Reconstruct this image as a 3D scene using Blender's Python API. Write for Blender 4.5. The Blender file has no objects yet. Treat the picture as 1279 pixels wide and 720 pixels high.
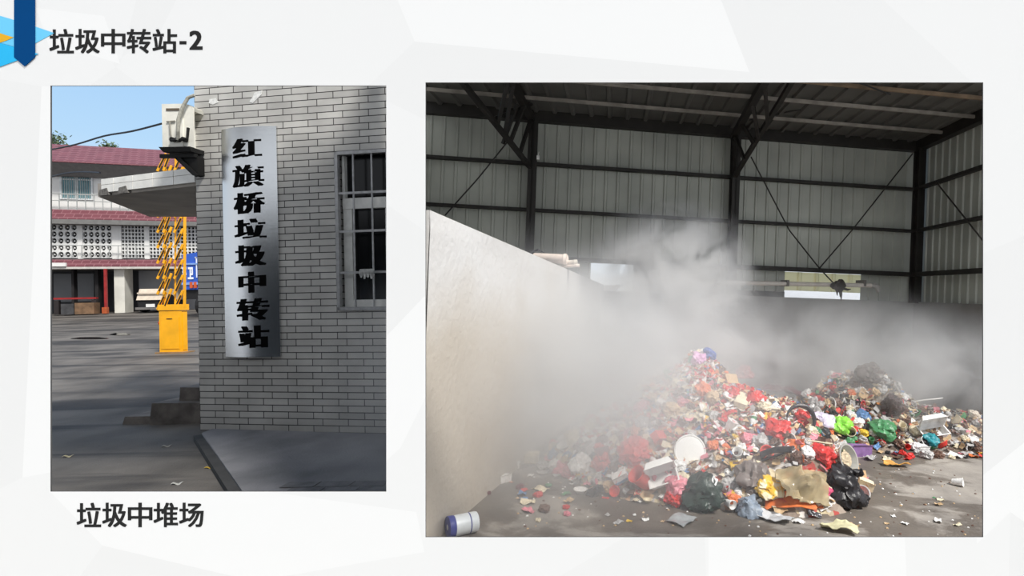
import bpy, bmesh, math, random
from mathutils import Vector, Matrix, noise, geometry
C = bpy.context.scene
COL = C.collection
PI = math.pi
V = Vector
# ------------------------------------------------------------------ camera
F = 700.0; PX, PY = 800.0, 365.0; H = 1.7
cam_d = bpy.data.cameras.new('camera'); cam = bpy.data.objects.new('camera', cam_d); COL.objects.link(cam)
cam_d.sensor_width = 36.0; cam_d.lens = F/1279*36.0
cam_d.shift_x = -(PX-639.5)/1279; cam_d.shift_y = (PY-360)/1279
cam_d.clip_end = 300; cam_d.clip_start = 0.02
cam.location = (0, 0, H); cam.rotation_euler = (PI/2, 0, 0)
C.camera = cam
C.view_settings.view_transform = 'Standard'; C.view_settings.look = 'None'
C.view_settings.gamma = 1.0; C.view_settings.use_curve_mapping = False
C.view_settings.exposure = 0.0
C.cycles.use_denoising = True
C.cycles.max_bounces = 7; C.cycles.diffuse_bounces = 3; C.cycles.glossy_bounces = 3
C.cycles.transmission_bounces = 5; C.cycles.transparent_max_bounces = 10; C.cycles.volume_bounces = 2
C.cycles.volume_step_rate = 1.6; C.cycles.volume_max_steps = 160
C.cycles.sample_clamp_indirect = 6.0

class Frame:
    """a set with its own level ground: local z=0 is its ground, the photographer stands at (0,0,H)"""
    def __init__(s, roll, pitch, rise=0.0):
        s.k = rise                                   # its ground climbs by this much per metre
        s.R = Matrix.Rotation(roll, 3, 'Y') @ Matrix.Rotation(pitch, 3, 'X')
        s.M = Matrix.Translation((0, 0, H)) @ s.R.to_4x4() @ Matrix.Translation((0, 0, -H))
    def ray(s, u, v):
        d = s.R.transposed() @ V(((u-PX)/F, 1, (PY-v)/F))
        return d / d.y
    def at(s, u, v, Y):
        return V((0, 0, H)) + s.ray(u, v)*Y
    def ground(s, u, v, z=0.0):
        d = s.ray(u, v); return V((0, 0, H)) + d*((z-H)/(d.z-s.k))
    def gz(s, p): return s.k*p.y
    def plane(s, u, v, p, n):
        d = s.ray(u, v); o = V((0, 0, H)); return o + d*((V(p)-o).dot(n)/d.dot(n))
W0 = Frame(0, 0)
LF = Frame(-0.0190, 0.0, 0.0415)
SF = Frame(0.036, 0.0)

# ------------------------------------------------------------------ materials
MATS = {}
def lin(c):
    return tuple((x/12.92 if x <= .04045 else ((x+.055)/1.055)**2.4) for x in c)
def hexc(h):
    h = h.lstrip('#'); return lin(tuple(int(h[i:i+2], 16)/255 for i in (0, 2, 4)))
def mat(name, col, rough=.6, metal=0.0, var=0.12, scale=6.0, bump=0.0, bscale=40.0, spec=.4, col2=None, alpha=1.0, trans=0.0, lo=.35, hi=.65, detail=5.0):
    if name in MATS: return MATS[name]
    m = bpy.data.materials.new(name); m.use_nodes = True; MATS[name] = m
    nt = m.node_tree; N = nt.nodes; L = nt.links; b = N['Principled BSDF']
    if isinstance(col, str): col = hexc(col)
    if isinstance(col2, str): col2 = hexc(col2)
    b.inputs['Roughness'].default_value = rough; b.inputs['Metallic'].default_value = metal
    b.inputs['Specular IOR Level'].default_value = spec
    b.inputs['Base Color'].default_value = (*col, 1)
    b.inputs['Alpha'].default_value = alpha; b.inputs['Transmission Weight'].default_value = trans
    if var > 0 or col2:
        tc = N.new('ShaderNodeTexCoord'); nz = N.new('ShaderNodeTexNoise'); nz.inputs['Scale'].default_value = scale; nz.inputs['Detail'].default_value = detail
        L.new(tc.outputs['Object'], nz.inputs['Vector'])
        rp = N.new('ShaderNodeValToRGB'); L.new(nz.outputs['Fac'], rp.inputs['Fac'])
        a = col; c2 = col2 if col2 else tuple(min(1, x*(1+var)) for x in col)
        if not col2: a = tuple(x*(1-var) for x in col)
        rp.color_ramp.elements[0].position = lo; rp.color_ramp.elements[1].position = hi
        rp.color_ramp.elements[0].color = (*a, 1); rp.color_ramp.elements[1].color = (*c2, 1)
        L.new(rp.outputs['Color'], b.inputs['Base Color'])
    if bump > 0:
        tc = N.new('ShaderNodeTexCoord'); nb = N.new('ShaderNodeTexNoise'); nb.inputs['Scale'].default_value = bscale; nb.inputs['Detail'].default_value = 4
        L.new(tc.outputs['Object'], nb.inputs['Vector'])
        bp = N.new('ShaderNodeBump'); bp.inputs['Strength'].default_value = bump; bp.inputs['Distance'].default_value = .02
        L.new(nb.outputs['Fac'], bp.inputs['Height']); L.new(bp.outputs['Normal'], b.inputs['Normal'])
    return m

# ------------------------------------------------------------------ mesh builder
class B:
    def __init__(s): s.bm = bmesh.new(); s.mi = 0
    def face(s, vs):
        try:
            f = s.bm.faces.new(vs); f.material_index = s.mi; return f
        except ValueError: return None
    def hexa(s, p):
        """eight corners: bottom ring then top ring"""
        v = [s.bm.verts.new(q) for q in p]
        for i in ((3, 2, 1, 0), (4, 5, 6, 7), (0, 1, 5, 4), (1, 2, 6, 5), (2, 3, 7, 6), (3, 0, 4, 7)): s.face([v[k] for k in i])
        return s
    def box(s, x0, x1, y0, y1, z0, z1):
        return s.hexa([(x0, y0, z0), (x1, y0, z0), (x1, y1, z0), (x0, y1, z0), (x0, y0, z1), (x1, y0, z1), (x1, y1, z1), (x0, y1, z1)])
    def bar(s, a, b, w, h=None, up=(0, 0, 1)):
        a, b = V(a), V(b); h = h or w; d = (b-a).normalized(); up = V(up)
        x = d.cross(up)
        if x.length < 1e-4: x = d.cross(V((0, 1, 0)))
        x.normalize(); y = x.cross(d).normalized()
        P = []
        for q in (a, b):
            P += [q-x*w/2-y*h/2, q+x*w/2-y*h/2, q+x*w/2+y*h/2, q-x*w/2+y*h/2]
        return s.hexa(P)
    def tube(s, pts, r, n=8, cap=True):
        pts = [V(p) for p in pts]; rings = []; prev = None
        for i, p in enumerate(pts):
            d = (pts[min(i+1, len(pts)-1)]-pts[max(i-1, 0)]).normalized()
            if prev is None:
                x = d.cross(V((0, 0, 1)))
                if x.length < 1e-3: x = d.cross(V((0, 1, 0)))
            else: x = prev - d*prev.dot(d)
            x.normalize(); prev = x; y = d.cross(x)
            rr = r[i] if isinstance(r, (list, tuple)) else r
            rings.append([s.bm.verts.new(p + (x*math.cos(2*PI*k/n)+y*math.sin(2*PI*k/n))*rr) for k in range(n)])
        for a, b in zip(rings, rings[1:]):
            for k in range(n): s.face([a[k], a[(k+1) % n], b[(k+1) % n], b[k]])
        if cap: s.face(rings[0][::-1]); s.face(rings[-1])
        return s
    def lathe(s, prof, n=20, M=None, cap0=True, cap1=True):
        M = M or Matrix.Identity(4); rings = []
        for r, z in prof: rings.append([s.bm.verts.new(M @ V((r*math.cos(2*PI*k/n), r*math.sin(2*PI*k/n), z))) for k in range(n)])
        for a, b in zip(rings, rings[1:]):
            for k in range(n): s.face([a[k], a[(k+1) % n], b[(k+1) % n], b[k]])
        if cap0: s.face(rings[0][::-1])
        if cap1: s.face(rings[-1])
        return s
    def prism(s, poly, off):
        off = V(off); a = [s.bm.verts.new(p) for p in poly]; b = [s.bm.verts.new(V(p)+off) for p in poly]; n = len(a)
        s.face(a[::-1]); s.face(b)
        for k in range(n): s.face([a[k], a[(k+1) % n], b[(k+1) % n], b[k]])
        return s
    def grid(s, fn, nu, nv):
        vs = [[s.bm.verts.new(fn(i/nu, j/nv)) for j in range(nv+1)] for i in range(nu+1)]
        for i in range(nu):
            for j in range(nv): s.face([vs[i][j], vs[i+1][j], vs[i+1][j+1], vs[i][j+1]])
        return s
    def sheet(s, fn, nu, nv, th):
        """a grid with thickness"""
        n0 = len(s.bm.faces); s.bm.faces.ensure_lookup_table()
        s.grid(fn, nu, nv); s.bm.faces.ensure_lookup_table(); fs = s.bm.faces[n0:]
        bmesh.ops.recalc_face_normals(s.bm, faces=fs)
        bmesh.ops.solidify(s.bm, geom=fs, thickness=th)
        return s
    def mesh(s, name, mats, o=V((0, 0, 0)), smooth=False, recalc=True, bev=0.0):
        if bev: bmesh.ops.bevel(s.bm, geom=[e for e in s.bm.edges if len(e.link_faces) == 2 and e.calc_face_angle(0) > .6], offset=bev, segments=2, affect='EDGES', profile=.5)
        if recalc: bmesh.ops.recalc_face_normals(s.bm, faces=s.bm.faces)
        for v in s.bm.verts: v.co -= o
        if smooth:
            for f in s.bm.faces: f.smooth = True
        me = bpy.data.meshes.new(name); s.bm.to_mesh(me); s.bm.free()
        for m in (mats if isinstance(mats, (list, tuple)) else [mats]): me.materials.append(m)
        if smooth:
            try: me.set_sharp_from_angle(angle=.7)
            except Exception: pass
        return me
def tag(o, label=None, cat=None, group=None, kind=None):
    for k, v in (('label', label), ('category', cat), ('group', group), ('kind', kind)):
        if v: o[k] = v
    return o
def low(bm):
    xs = [v.co.x for v in bm.verts]; ys = [v.co.y for v in bm.verts]; zs = [v.co.z for v in bm.verts]
    return V(((min(xs)+max(xs))/2, (min(ys)+max(ys))/2, min(zs)))
def solo(name, b, m, fr, label=None, cat=None, group=None, kind=None, smooth=False, o=None, bev=0.0):
    """a top-level object that is one mesh (vertices given in the set's own space)"""
    if o is None: o = low(b.bm)
    ob = bpy.data.objects.new(name, b.mesh(name, m, o, smooth, bev=bev)); COL.objects.link(ob)
    ob.matrix_world = fr.M @ Matrix.Translation(o)
    return tag(ob, label, cat, group, kind)
def thing(name, base, fr, label=None, cat=None, group=None, kind=None):
    ob = bpy.data.objects.new(name, None); ob.empty_display_size = .1; COL.objects.link(ob)
    ob.matrix_world = fr.M @ Matrix.Translation(base); ob['_b'] = tuple(base)
    return tag(ob, label, cat, group, kind)
def part(name, b, m, parent, label=None, smooth=False, kind=None, bev=0.0):
    base = V(parent['_b'])
    ob = bpy.data.objects.new(name, b.mesh(name, m, base, smooth, bev=bev)); COL.objects.link(ob)
    ob.parent = parent; ob['_b'] = tuple(base)
    return tag(ob, label, kind=kind)
def struct(name, b, m, fr, smooth=False, o=None, label=None, bev=0.0):
    return solo(name, b, m, fr, kind='structure', smooth=smooth, o=o, label=label, bev=bev)
SKY = 1.0; SUN = 4.2; SUNDIR = (.62, -.62, 1.0); BLOCKER_Y = 4.9  # last value: rear edge of the unseen roof added for shade
SMOKES = [
 ('smoke', (-.25, 6.3, .9), (2.1, 2.7, 1.45), 3.1, 1.15, 'bright white smoke hanging along the left concrete wall', 1, .40, .68),
 ('smoke', (1.6, 7.8, .8), (4.4, 1.5, 1.4), 2.2, 1.3, 'grey smoke drifting behind the main heap', 2, .42, .66),
 ('smoke', (.4, 7.35, 1.95), (1.3, .9, 1.1), 10, 2.2, 'pale puff of smoke rising against the metal wall', 6, .43, .58),
 ('smoke', (3.9, 7.2, .6), (2.2, 1.5, 1.2), 2.6, 1.3, 'thin grey smoke over the far right heap', 4, .40, .7),
 ('smoke', (-.5, 4.8, .7), (2.5, 2.0, 1.7), 1.6, .7, 'thin white haze over the left of the main heap', 5, .25, .75),
]
# ================================================================== THE DISPLAY WALL with its two openings
BY = 2.2                                        # distance of the wall
def bp(u, v, y=BY): return V(((u-PX)/F*BY, y, H+(PY-v)/F*BY))
OPEN = [(63, 107, 482.5, 614.5), (531.5, 103, 1228, 671.5)]
white = [mat('wall_white_paint', (.575,.575,.575), .75, var=0, spec=.15), mat('wall_pale_grey_paint', (.560,.560,.560), .75, var=0, spec=.15), mat('wall_bright_white_paint', (.600,.600,.600), .75, var=0, spec=.15), mat('wall_dark_back', '#4a4a4a', .8, var=.05)]
POLYS = [  # pale facets painted on the wall: (paint, outline)
 (2, [(480, -40), (518, 52), (640, 65), (936, 90), (885, -40)]),
 (1, [(518, 52), (936, 90), (942, 112), (531, 150), (455, 112)]),
 (1, [(885, -40), (936, 90), (942, 112), (1215, 104), (1060, -40)]),
 (1, [(180, -40), (150, 80), (105, 112), (182, 112), (140, 80), (200, 40), (240, -40)]),
 (2, [(45, 10), (130, 20), (150, 80), (105, 66), (62, 60)]),
 (1, [(-60, 88), (52, 108), (28, 597), (-60, 640)]),
 (2, [(52, 108), (66, 108), (66, 590), (28, 597)]),
 (2, [(62, 614), (100, 600), (330, 614), (520, 640), (530, 690), (300, 730), (290, 720), (128, 682)]),
 (1, [(128, 682), (290, 720), (330, 800), (60, 800), (100, 720)]),
 (1, [(475, 250), (540, 295), (540, 360), (478, 425)]),
 (2, [(478, 425), (540, 360), (540, 480), (500, 560), (478, 580)]),
 (1, [(800, 660), (880, 668), (885, 790), (640, 790), (700, 720)]),
 (2, [(885, 672), (1130, 668), (1135, 790), (885, 790)]),
 (1, [(1220, 320), (1290, 290), (1290, 545), (1220, 600)]),
 (2, [(1220, 600), (1290, 545), (1290, 660), (1262, 640), (1220, 680)]),
 (1, [(1262, 640), (1290, 660), (1290, 800), (1258, 800)]),
]
def build_board():
    x0, x1, v0, v1 = -2200, 1800, -60, 365+H/BY*F      # down to the floor; long left reach added to darken the plaque's reflection
    pts, edges = [], []
    def loop(pl):
        n = len(pts); pts.extend(V(p) for p in pl); edges.extend((n+i, n+(i+1) % len(pl)) for i in range(len(pl)))
    loop([(x0, v0), (x1, v0), (x1, v1), (x0, v1)])
    for a, b, c, d in OPEN: loop([(a, b), (c, b), (c, d), (a, d)])
    for _, pl in POLYS: loop(pl)
    vo, _, fo, *_r = geometry.delaunay_2d_cdt(pts, edges, [], 0, 1e-4)
    b = B(); vs = {}
    def inside(p, pl):
        r = False
        for i in range(len(pl)):
            (xa, ya), (xb, yb) = pl[i], pl[i-1]
            if (ya > p[1]) != (yb > p[1]) and p[0] < (xb-xa)*(p[1]-ya)/(yb-ya)+xa: r = not r
        return r
    for f in fo:
        c = sum((vo[i] for i in f), V((0, 0)))/len(f)
        if not (x0 < c.x < x1 and v0 < c.y < v1): continue
        if any(a < c.x < cc and bb < c.y < d for a, bb, cc, d in OPEN): continue
        b.mi = 0
        for k, pl in POLYS:
            if inside(c, pl): b.mi = k
        b.face([vs.setdefault(i, b.bm.verts.new(bp(*vo[i])) if i not in vs else vs[i]) for i in f])
    bmesh.ops.dissolve_limit(b.bm, angle_limit=.01, verts=b.bm.verts, edges=b.bm.edges, delimit={'MATERIAL'})
    bmesh.ops.recalc_face_normals(b.bm, faces=b.bm.faces)
    if sum(f.normal.y for f in b.bm.faces) > 0: bmesh.ops.reverse_faces(b.bm, faces=b.bm.faces)
    bmesh.ops.solidify(b.bm, geom=b.bm.faces[:], thickness=.006)
    for q in b.bm.faces:
        if q.normal.y > -.5: q.material_index = 3  # unseen back coloured dark to dim the forecourt and the plaque's reflection
    o = low(b.bm)
    ob = bpy.data.objects.new('wall_front', b.mesh('wall_front', white, o, recalc=False)); COL.objects.link(ob); ob.location = o
    ob['kind'] = 'structure'
build_board()
b = B(); b.box(-9.6, 5, -6, 2.2, -.12, 0)
struct('floor_hall', b, mat('hall_floor', '#cfcfcd', .6, var=.04), W0)

# lettering ---------------------------------------------------------
GLY = {}
def glyph(ch):
    """outline mesh of one character, its box scaled to 0..1 in both directions: (verts, faces)"""
    if ch in GLY: return GLY[ch]
    cu = bpy.data.curves.new('lettering', 'FONT'); cu.body = ch; cu.resolution_u = 3
    ob = bpy.data.objects.new('lettering', cu); COL.objects.link(ob)
    dg = bpy.context.evaluated_depsgraph_get(); ev = ob.evaluated_get(dg); me = ev.to_mesh()
    vs = [v.co.copy() for v in me.vertices]; fs = [tuple(p.vertices) for p in me.polygons]
    ev.to_mesh_clear(); bpy.data.objects.remove(ob); bpy.data.curves.remove(cu)
    xa, xb = min(v.x for v in vs), max(v.x for v in vs); ya, yb = min(v.y for v in vs), max(v.y for v in vs)
    GLY[ch] = ([((v.x-xa)/(xb-xa), (v.y-ya)/(yb-ya)) for v in vs], fs); return GLY[ch]
def letter(b, ch, fn, bx, by, th=1.0, skew=0.0):
    """stroke the character heavier by bx, by (fractions of its box); fn maps (x, y, depth 0/1) to a point"""
    vs, fs = glyph(ch)
    for k, (dx, dy) in enumerate(((0, 0), (1, 1), (-1, 1), (1, -1), (-1, -1), (.5, 0), (-.5, 0), (0, .5), (0, -.5))):
        sx, sy = 1-2*bx, 1-2*by
        q = [(bx+x*sx+dx*bx, by+y*sy+dy*by) for x, y in vs]
        f0 = [b.bm.verts.new(fn(x, y, 1+k*.012)) for x, y in q]; r0 = [b.bm.verts.new(fn(x, y, 0)) for x, y in q]
        cnt = {}
        for f in fs:
            b.face([f0[i] for i in f])
            for i in range(len(f)): cnt[frozenset((f[i], f[i-1]))] = cnt.get(frozenset((f[i], f[i-1])), 0)+1
        for e, n in cnt.items():
            if n == 1:
                i, j = tuple(e); b.face([f0[i], f0[j], r0[j], r0[i]])
ink = mat('lettering_charcoal', '#1f1f1f', .7, var=0, spec=.1)
def board_text(name, items, label):
    u0 = items[0][1]; t = thing(name, bp(u0, items[0][4]), W0, label, 'lettering')
    for ch, ua, ub, va, vb, bx, by in items:
        b = B()
        if ch == '-': b.box(*(bp(ua, 0).x, bp(ub, 0).x, BY-.0014, BY-.0002, bp(0, vb).z, bp(0, va).z))
        else:
            letter(b, ch, lambda x, y, d: (bp(ua+(ub-ua)*x, 0).x, BY-.0002-.0012*d, bp(0, vb+(va-vb)*y).z), bx, by)
        part('character', b, ink, t)
board_text('wall_title', [(c, 62+32.2*i, 92.5+32.2*i, 36.3, 66.8, .020, .014) for i, c in enumerate('垃圾中转站')] +
           [('-', 224.5, 233, 51.5, 55.5, 0, 0), ('2', 236.8, 253.2, 38.5, 62.3, .055, .025)], 'bold dark title lettering on the white wall beside the blue ribbon')
board_text('wall_caption', [(c, 96+32*i, 126.5+32*i, 628.3, 658.8, .020, .014) for i, c in enumerate('垃圾中堆场')], 'bold dark caption lettering on the white wall under the brick wall opening')
# ribbon and coloured flashes ---------------------------------------------
def flat(name, poly, m, y, th, label, cat, group=None):
    b = B(); b.prism([bp(u, v, y) for u, v in poly], (0, -th, 0)); solo(name, b, m, W0, label, cat, group)
flat('ribbon_marker', [(19, -30), (45, -30), (45, 72), (32, 83.5), (19, 72)], mat('ribbon_navy', (0, .04, .145), .8, var=.03, spec=.05), BY-.0025, .002, 'dark blue pointed ribbon hanging down the white wall', 'ribbon')
flat('wall_arrow', [(-8, 17), (0, 19.8), (19, 25.5), (45, 33.5), (68, 41.5), (45, 54), (19, 58.5), (0, 53.5), (-8, 50)], mat('flash_pale_blue', (.11,.42,.64), .7, var=.02, spec=.2), BY-.0004, .0012, 'pale blue pointed flash behind the navy ribbon', 'wall graphic')
flat('wall_arrow', [(-8, 41), (0, 41.5), (9, 44.5), (18, 47), (9, 51), (0, 54), (-8, 55)], mat('flash_yellow', (.56,.30,.01), .7, var=.02, spec=.2), BY-.002, .001, 'small yellow pointed flash left of the navy ribbon', 'wall graphic')
flat('wall_arrow', [(-8, 52), (0, 53.8), (19, 59), (49, 67.8), (22, 76), (0, 84), (-8, 86)], mat('flash_cyan', (.013,.33,.6), .7, var=.02, spec=.2), BY-.0018, .0014, 'bright cyan pointed flash low behind the navy ribbon', 'wall graphic')

# ------------------------------------------------------------------ daylight
w = bpy.data.worlds.new('sky'); C.world = w; w.use_nodes = True
nt = w.node_tree; N = nt.nodes; L = nt.links
tc = N.new('ShaderNodeTexCoord'); sp = N.new('ShaderNodeSeparateXYZ'); L.new(tc.outputs['Generated'], sp.inputs[0])
rp = N.new('ShaderNodeValToRGB'); L.new(sp.outputs['Z'], rp.inputs['Fac'])       # clear blue over the yard, whiter towards the horizon
cr = rp.color_ramp; cr.elements[0].position = .02; cr.elements[0].color = (.84, .92, 1.0, 1)
cr.elements[1].position = .42; cr.elements[1].color = (.30, .55, .93, 1)
e = cr.elements.new(.20); e.color = (.48, .72, .97, 1)
dt = N.new('ShaderNodeVectorMath'); dt.operation = 'DOT_PRODUCT'; L.new(tc.outputs['Generated'], dt.inputs[0]); dt.inputs[1].default_value = V((-.68, .70, .22)).normalized()
mr = N.new('ShaderNodeMapRange'); mr.interpolation_type = 'SMOOTHSTEP'; mr.inputs['From Min'].default_value = .45; mr.inputs['From Max'].default_value = .9; L.new(dt.outputs['Value'], mr.inputs['Value'])
mx = N.new('ShaderNodeMix'); mx.data_type = 'RGBA'; L.new(mr.outputs[0], mx.inputs['Factor']); mx.inputs['A'].default_value = (.86, .90, .96, 1); L.new(rp.outputs['Color'], mx.inputs['B'])
L.new(mx.outputs['Result'], N['Background'].inputs['Color']); N['Background'].inputs['Strength'].default_value = SKY
sd = bpy.data.lights.new('sun', 'SUN'); sun = bpy.data.objects.new('sun', sd); COL.objects.link(sun)
sd.energy = SUN; sd.angle = .16; sd.color = (1.0, .97, .915)
sun.rotation_euler = V(SUNDIR).normalized().to_track_quat('Z', 'Y').to_euler(); sun.location = (0, -4, 8)
# ================================================================== LEFT OPENING: gate yard and brick guardhouse
f = LF
def asphalt():
    m = mat('yard_asphalt', '#4b4743', .75, var=.3, scale=1.3, bump=.35, bscale=60, spec=.35, col2='#75706a', lo=.3, hi=.75, detail=9)
    N = m.node_tree.nodes; L = m.node_tree.links; b = N['Principled BSDF']
    # tyre tracks: dark stretched streaks
    tc = N.new('ShaderNodeTexCoord'); mp = N.new('ShaderNodeMapping'); mp.inputs['Scale'].default_value = (.10, .95, 1); mp.inputs['Rotation'].default_value = (0, 0, .12)
    L.new(tc.outputs['Object'], mp.inputs['Vector']); nz = N.new('ShaderNodeTexNoise'); nz.inputs['Scale'].default_value = 1.6; nz.inputs['Detail'].default_value = 6; nz.inputs['Distortion'].default_value = .5
    L.new(mp.outputs['Vector'], nz.inputs['Vector'])
    rp = N.new('ShaderNodeValToRGB'); rp.color_ramp.elements[0].position = .42; rp.color_ramp.elements[1].position = .50
    rp.color_ramp.elements[0].color = (.28, .28, .30, 1); rp.color_ramp.elements[1].color = (1, 1, 1, 1)
    L.new(nz.outputs['Fac'], rp.inputs['Fac'])
    mx = N.new('ShaderNodeMix'); mx.data_type = 'RGBA'; mx.blend_type = 'MULTIPLY'; mx.inputs['Factor'].default_value = .85
    old = b.inputs['Base Color'].links[0].from_socket
    L.new(old, mx.inputs['A']); L.new(rp.outputs['Color'], mx.inputs['B']); L.new(mx.outputs['Result'], b.inputs['Base Color'])
    return m
b = B(); KZ = f.k
b.prism([(x, y, KZ*y-.1) for x, y in ((-1.05, 2.45), (-2.35, 5.6), (-2.2, 9), (-2, 60), (-60, 60), (-40, 2.45))], (0, 0, .1))
struct('ground_yard', b, asphalt(), f, o=V((-10, 12, .4)))

# brick guardhouse: its own square axes ---------------------------------------
yaw = math.radians(-8.3)
A = f.ground(250.5, 537.5)                       # foot of the corner
wd = V((math.cos(yaw), math.sin(yaw), 0)); wn = V((-math.sin(yaw), math.cos(yaw), 0))   # along, into
G = Frame(0, 0); G.M = f.M @ Matrix.Translation(A) @ Matrix.Rotation(yaw, 4, 'Z')
def wp(u, v, off=0.0):
    """pixel -> (along, height) on the brick face, OFF metres in front of it"""
    p = f.plane(u, v, A - wn*off, wn) - A
    return p.dot(wd), p.z
def brick():
    m = bpy.data.materials.new('grey_brick'); m.use_nodes = True; N = m.node_tree.nodes; L = m.node_tree.links; b = N['Principled BSDF']
    tc = N.new('ShaderNodeTexCoord'); sp = N.new('ShaderNodeSeparateXYZ'); L.new(tc.outputs['Object'], sp.inputs[0])
    ad = N.new('ShaderNodeMath'); ad.operation = 'ADD'; L.new(sp.outputs['X'], ad.inputs[0]); L.new(sp.outputs['Y'], ad.inputs[1])
    cb = N.new('ShaderNodeCombineXYZ'); L.new(ad.outputs[0], cb.inputs['X']); L.new(sp.outputs['Z'], cb.inputs['Y'])
    br = N.new('ShaderNodeTexBrick'); L.new(cb.outputs[0], br.inputs['Vector'])
    br.inputs['Scale'].default_value = 1; br.inputs['Brick Width'].default_value = .30; br.inputs['Row Height'].default_value = .0715
    br.inputs['Mortar Size'].default_value = .0048; br.inputs['Mortar Smooth'].default_value = .25; br.inputs['Bias'].default_value = 0
    br.offset = .36; br.offset_frequency = 2
    br.inputs['Color1'].default_value = (*hexc('#c2c0bc'), 1); br.inputs['Color2'].default_value = (*hexc('#d4d2cd'), 1); br.inputs['Mortar'].default_value = (*hexc('#353231'), 1)
    nz = N.new('ShaderNodeTexNoise'); nz.inputs['Scale'].default_value = 2.2; nz.inputs['Detail'].default_value = 8; L.new(tc.outputs['Object'], nz.inputs['Vector'])
    rp = N.new('ShaderNodeValToRGB'); L.new(nz.outputs['Fac'], rp.inputs['Fac']); rp.color_ramp.elements[0].position = .3; rp.color_ramp.elements[1].position = .7
    rp.color_ramp.elements[0].color = (.74, .74, .74, 1); rp.color_ramp.elements[1].color = (1.05, 1.05, 1.05, 1)
    mx = N.new('ShaderNodeMix'); mx.data_type = 'RGBA'; mx.blend_type = 'MULTIPLY'; mx.inputs['Factor'].default_value = 1
    L.new(br.outputs['Color'], mx.inputs['A']); L.new(rp.outputs['Color'], mx.inputs['B']); L.new(mx.outputs['Result'], b.inputs['Base Color'])
    bp_ = N.new('ShaderNodeBump'); bp_.invert = True; bp_.inputs['Strength'].default_value = .8; bp_.inputs['Distance'].default_value = .006
    L.new(br.outputs['Fac'], bp_.inputs['Height']); L.new(bp_.outputs['Normal'], b.inputs['Normal'])
    b.inputs['Roughness'].default_value = .6; b.inputs['Specular IOR Level'].default_value = .35
    return m
BRICK = brick()
s0, z1 = wp(419.5, 190.5); _, z0 = wp(427, 388); s1 = s0+1.35
S1 = wp(494, 300)[0]; s1 = min(s1, S1-.04); ZT = 3.95
b = B()
b.box(0, s0, 0, .22, 0, ZT); b.box(s1, S1, 0, .22, 0, ZT); b.box(s0, s1, 0, .22, 0, z0); b.box(s0, s1, 0, .22, z1, ZT)
GB = 2.4; q_ = lambda t: (lambda x, y: (V((x, y, 0))-A).dot(wd))(-.402*(A+wd*S1+wn*t).y, (A+wd*S1+wn*t).y)
SB = S1-1.45
b.box(0, .22, .22, GB, 0, ZT); b.box(.22, SB, GB-.2, GB, 0, ZT)
b.hexa([(S1-.04, .22, 0), (S1, .22, 0), (SB, GB, 0), (SB-.2, GB, 0), (S1-.04, .22, ZT), (S1, .22, ZT), (SB, GB, ZT), (SB-.2, GB, ZT)])
b.prism([(0, 0, ZT), (S1, 0, ZT), (SB, GB, ZT), (0, GB, ZT)], (0, 0, .1))
struct('wall_guardhouse', b, BRICK, G, o=V((0, 0, 0)))
# white plaster splashes high on the wall
rnd = random.Random(3)
for pts, lab in (([(318, 116), (328, 113), (327, 118), (321, 124), (316, 129), (312, 127), (316, 121)], 'white paint splash high on the brick wall above the steel plaque'), ([(262, 124), (270, 123), (273, 128), (266, 131), (261, 129)], 'small white smear at the top left of the brick wall')):
    b = B(); b.prism([(*[(lambda q: (q[0], -.004, q[1]))(wp(u, v))][0],) for u, v in pts], (0, .0035, 0))
    solo('paint_splash', b, mat('white_splash', '#e9e9e6', .7, var=.15, scale=30), G, lab, 'paint mark')

# steel name plaque with eight characters -------------------------------
sa, zt = wp(275.5, 162, .03); sb, _ = wp(344, 161, .03); _, zb = wp(282, 446, .03); sc = (sa+sb)/2; wdh = sb-sa
def arc(x): return -.02-.055*(1-((x-sc)/(wdh/2))**2)
pl = thing('name_plaque', V((sc, 0, zb)), G, 'tall bowed stainless steel plaque with eight black characters on the brick wall', 'sign')
b = B(); n = 14
sec = [(sa+wdh*i/n, arc(sa+wdh*i/n)) for i in range(n+1)]+[(sb, -.0005), (sa, -.0005)]
b.prism([(x, y, zb) for x, y in sec], (0, 0, zt-zb))
def steel():
    m = mat('brushed_steel', '#d4d6d7', .24, metal=1.0, var=0, spec=.5)
    N = m.node_tree.nodes; L = m.node_tree.links; p = N['Principled BSDF']
    tc = N.new('ShaderNodeTexCoord'); mp = N.new('ShaderNodeMapping'); mp.inputs['Scale'].default_value = (1, 1, 260); L.new(tc.outputs['Object'], mp.inputs['Vector'])
    nz = N.new('ShaderNodeTexNoise'); nz.inputs['Scale'].default_value = 3; L.new(mp.outputs['Vector'], nz.inputs['Vector'])
    bb = N.new('ShaderNodeBump'); bb.inputs['Strength'].default_value = .12; bb.inputs['Distance'].default_value = .003; L.new(nz.outputs['Fac'], bb.inputs['Height']); L.new(bb.outputs['Normal'], p.inputs['Normal'])
    return m
part('plate', b, steel(), pl, smooth=True)
black = mat('plaque_black', '#070707', .7, var=0, spec=.05)
CH = [(289.5, 326, 172.5, 196.5), (289.5, 328.5, 206, 233.5), (291, 329.5, 240.5, 267), (292, 331, 273.5, 298), (293, 331, 306, 332.5), (297.5, 331, 339.5, 366), (295, 334.5, 373, 400.5), (297, 334.5, 407, 435)]
for ch, (ua, ub, va, vb) in zip('红旗桥垃圾中转站', CH):
    b = B(); x0, za = wp((ua+0*ub), (va+vb)/2, .07); x1, _ = wp(ub, (va+vb)/2, .07); zA = wp((ua+ub)/2, va, .07)[1]; zB = wp((ua+ub)/2, vb, .07)[1]
    letter(b, ch, lambda x, y, d: (x0+(x1-x0)*x, arc(x0+(x1-x0)*x)-.0022*d, zB+(zA-zB)*y+.012*(x-.5)), .045 if ch == '旗' else .064, .012)
    part('character', b, black, pl)

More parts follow.
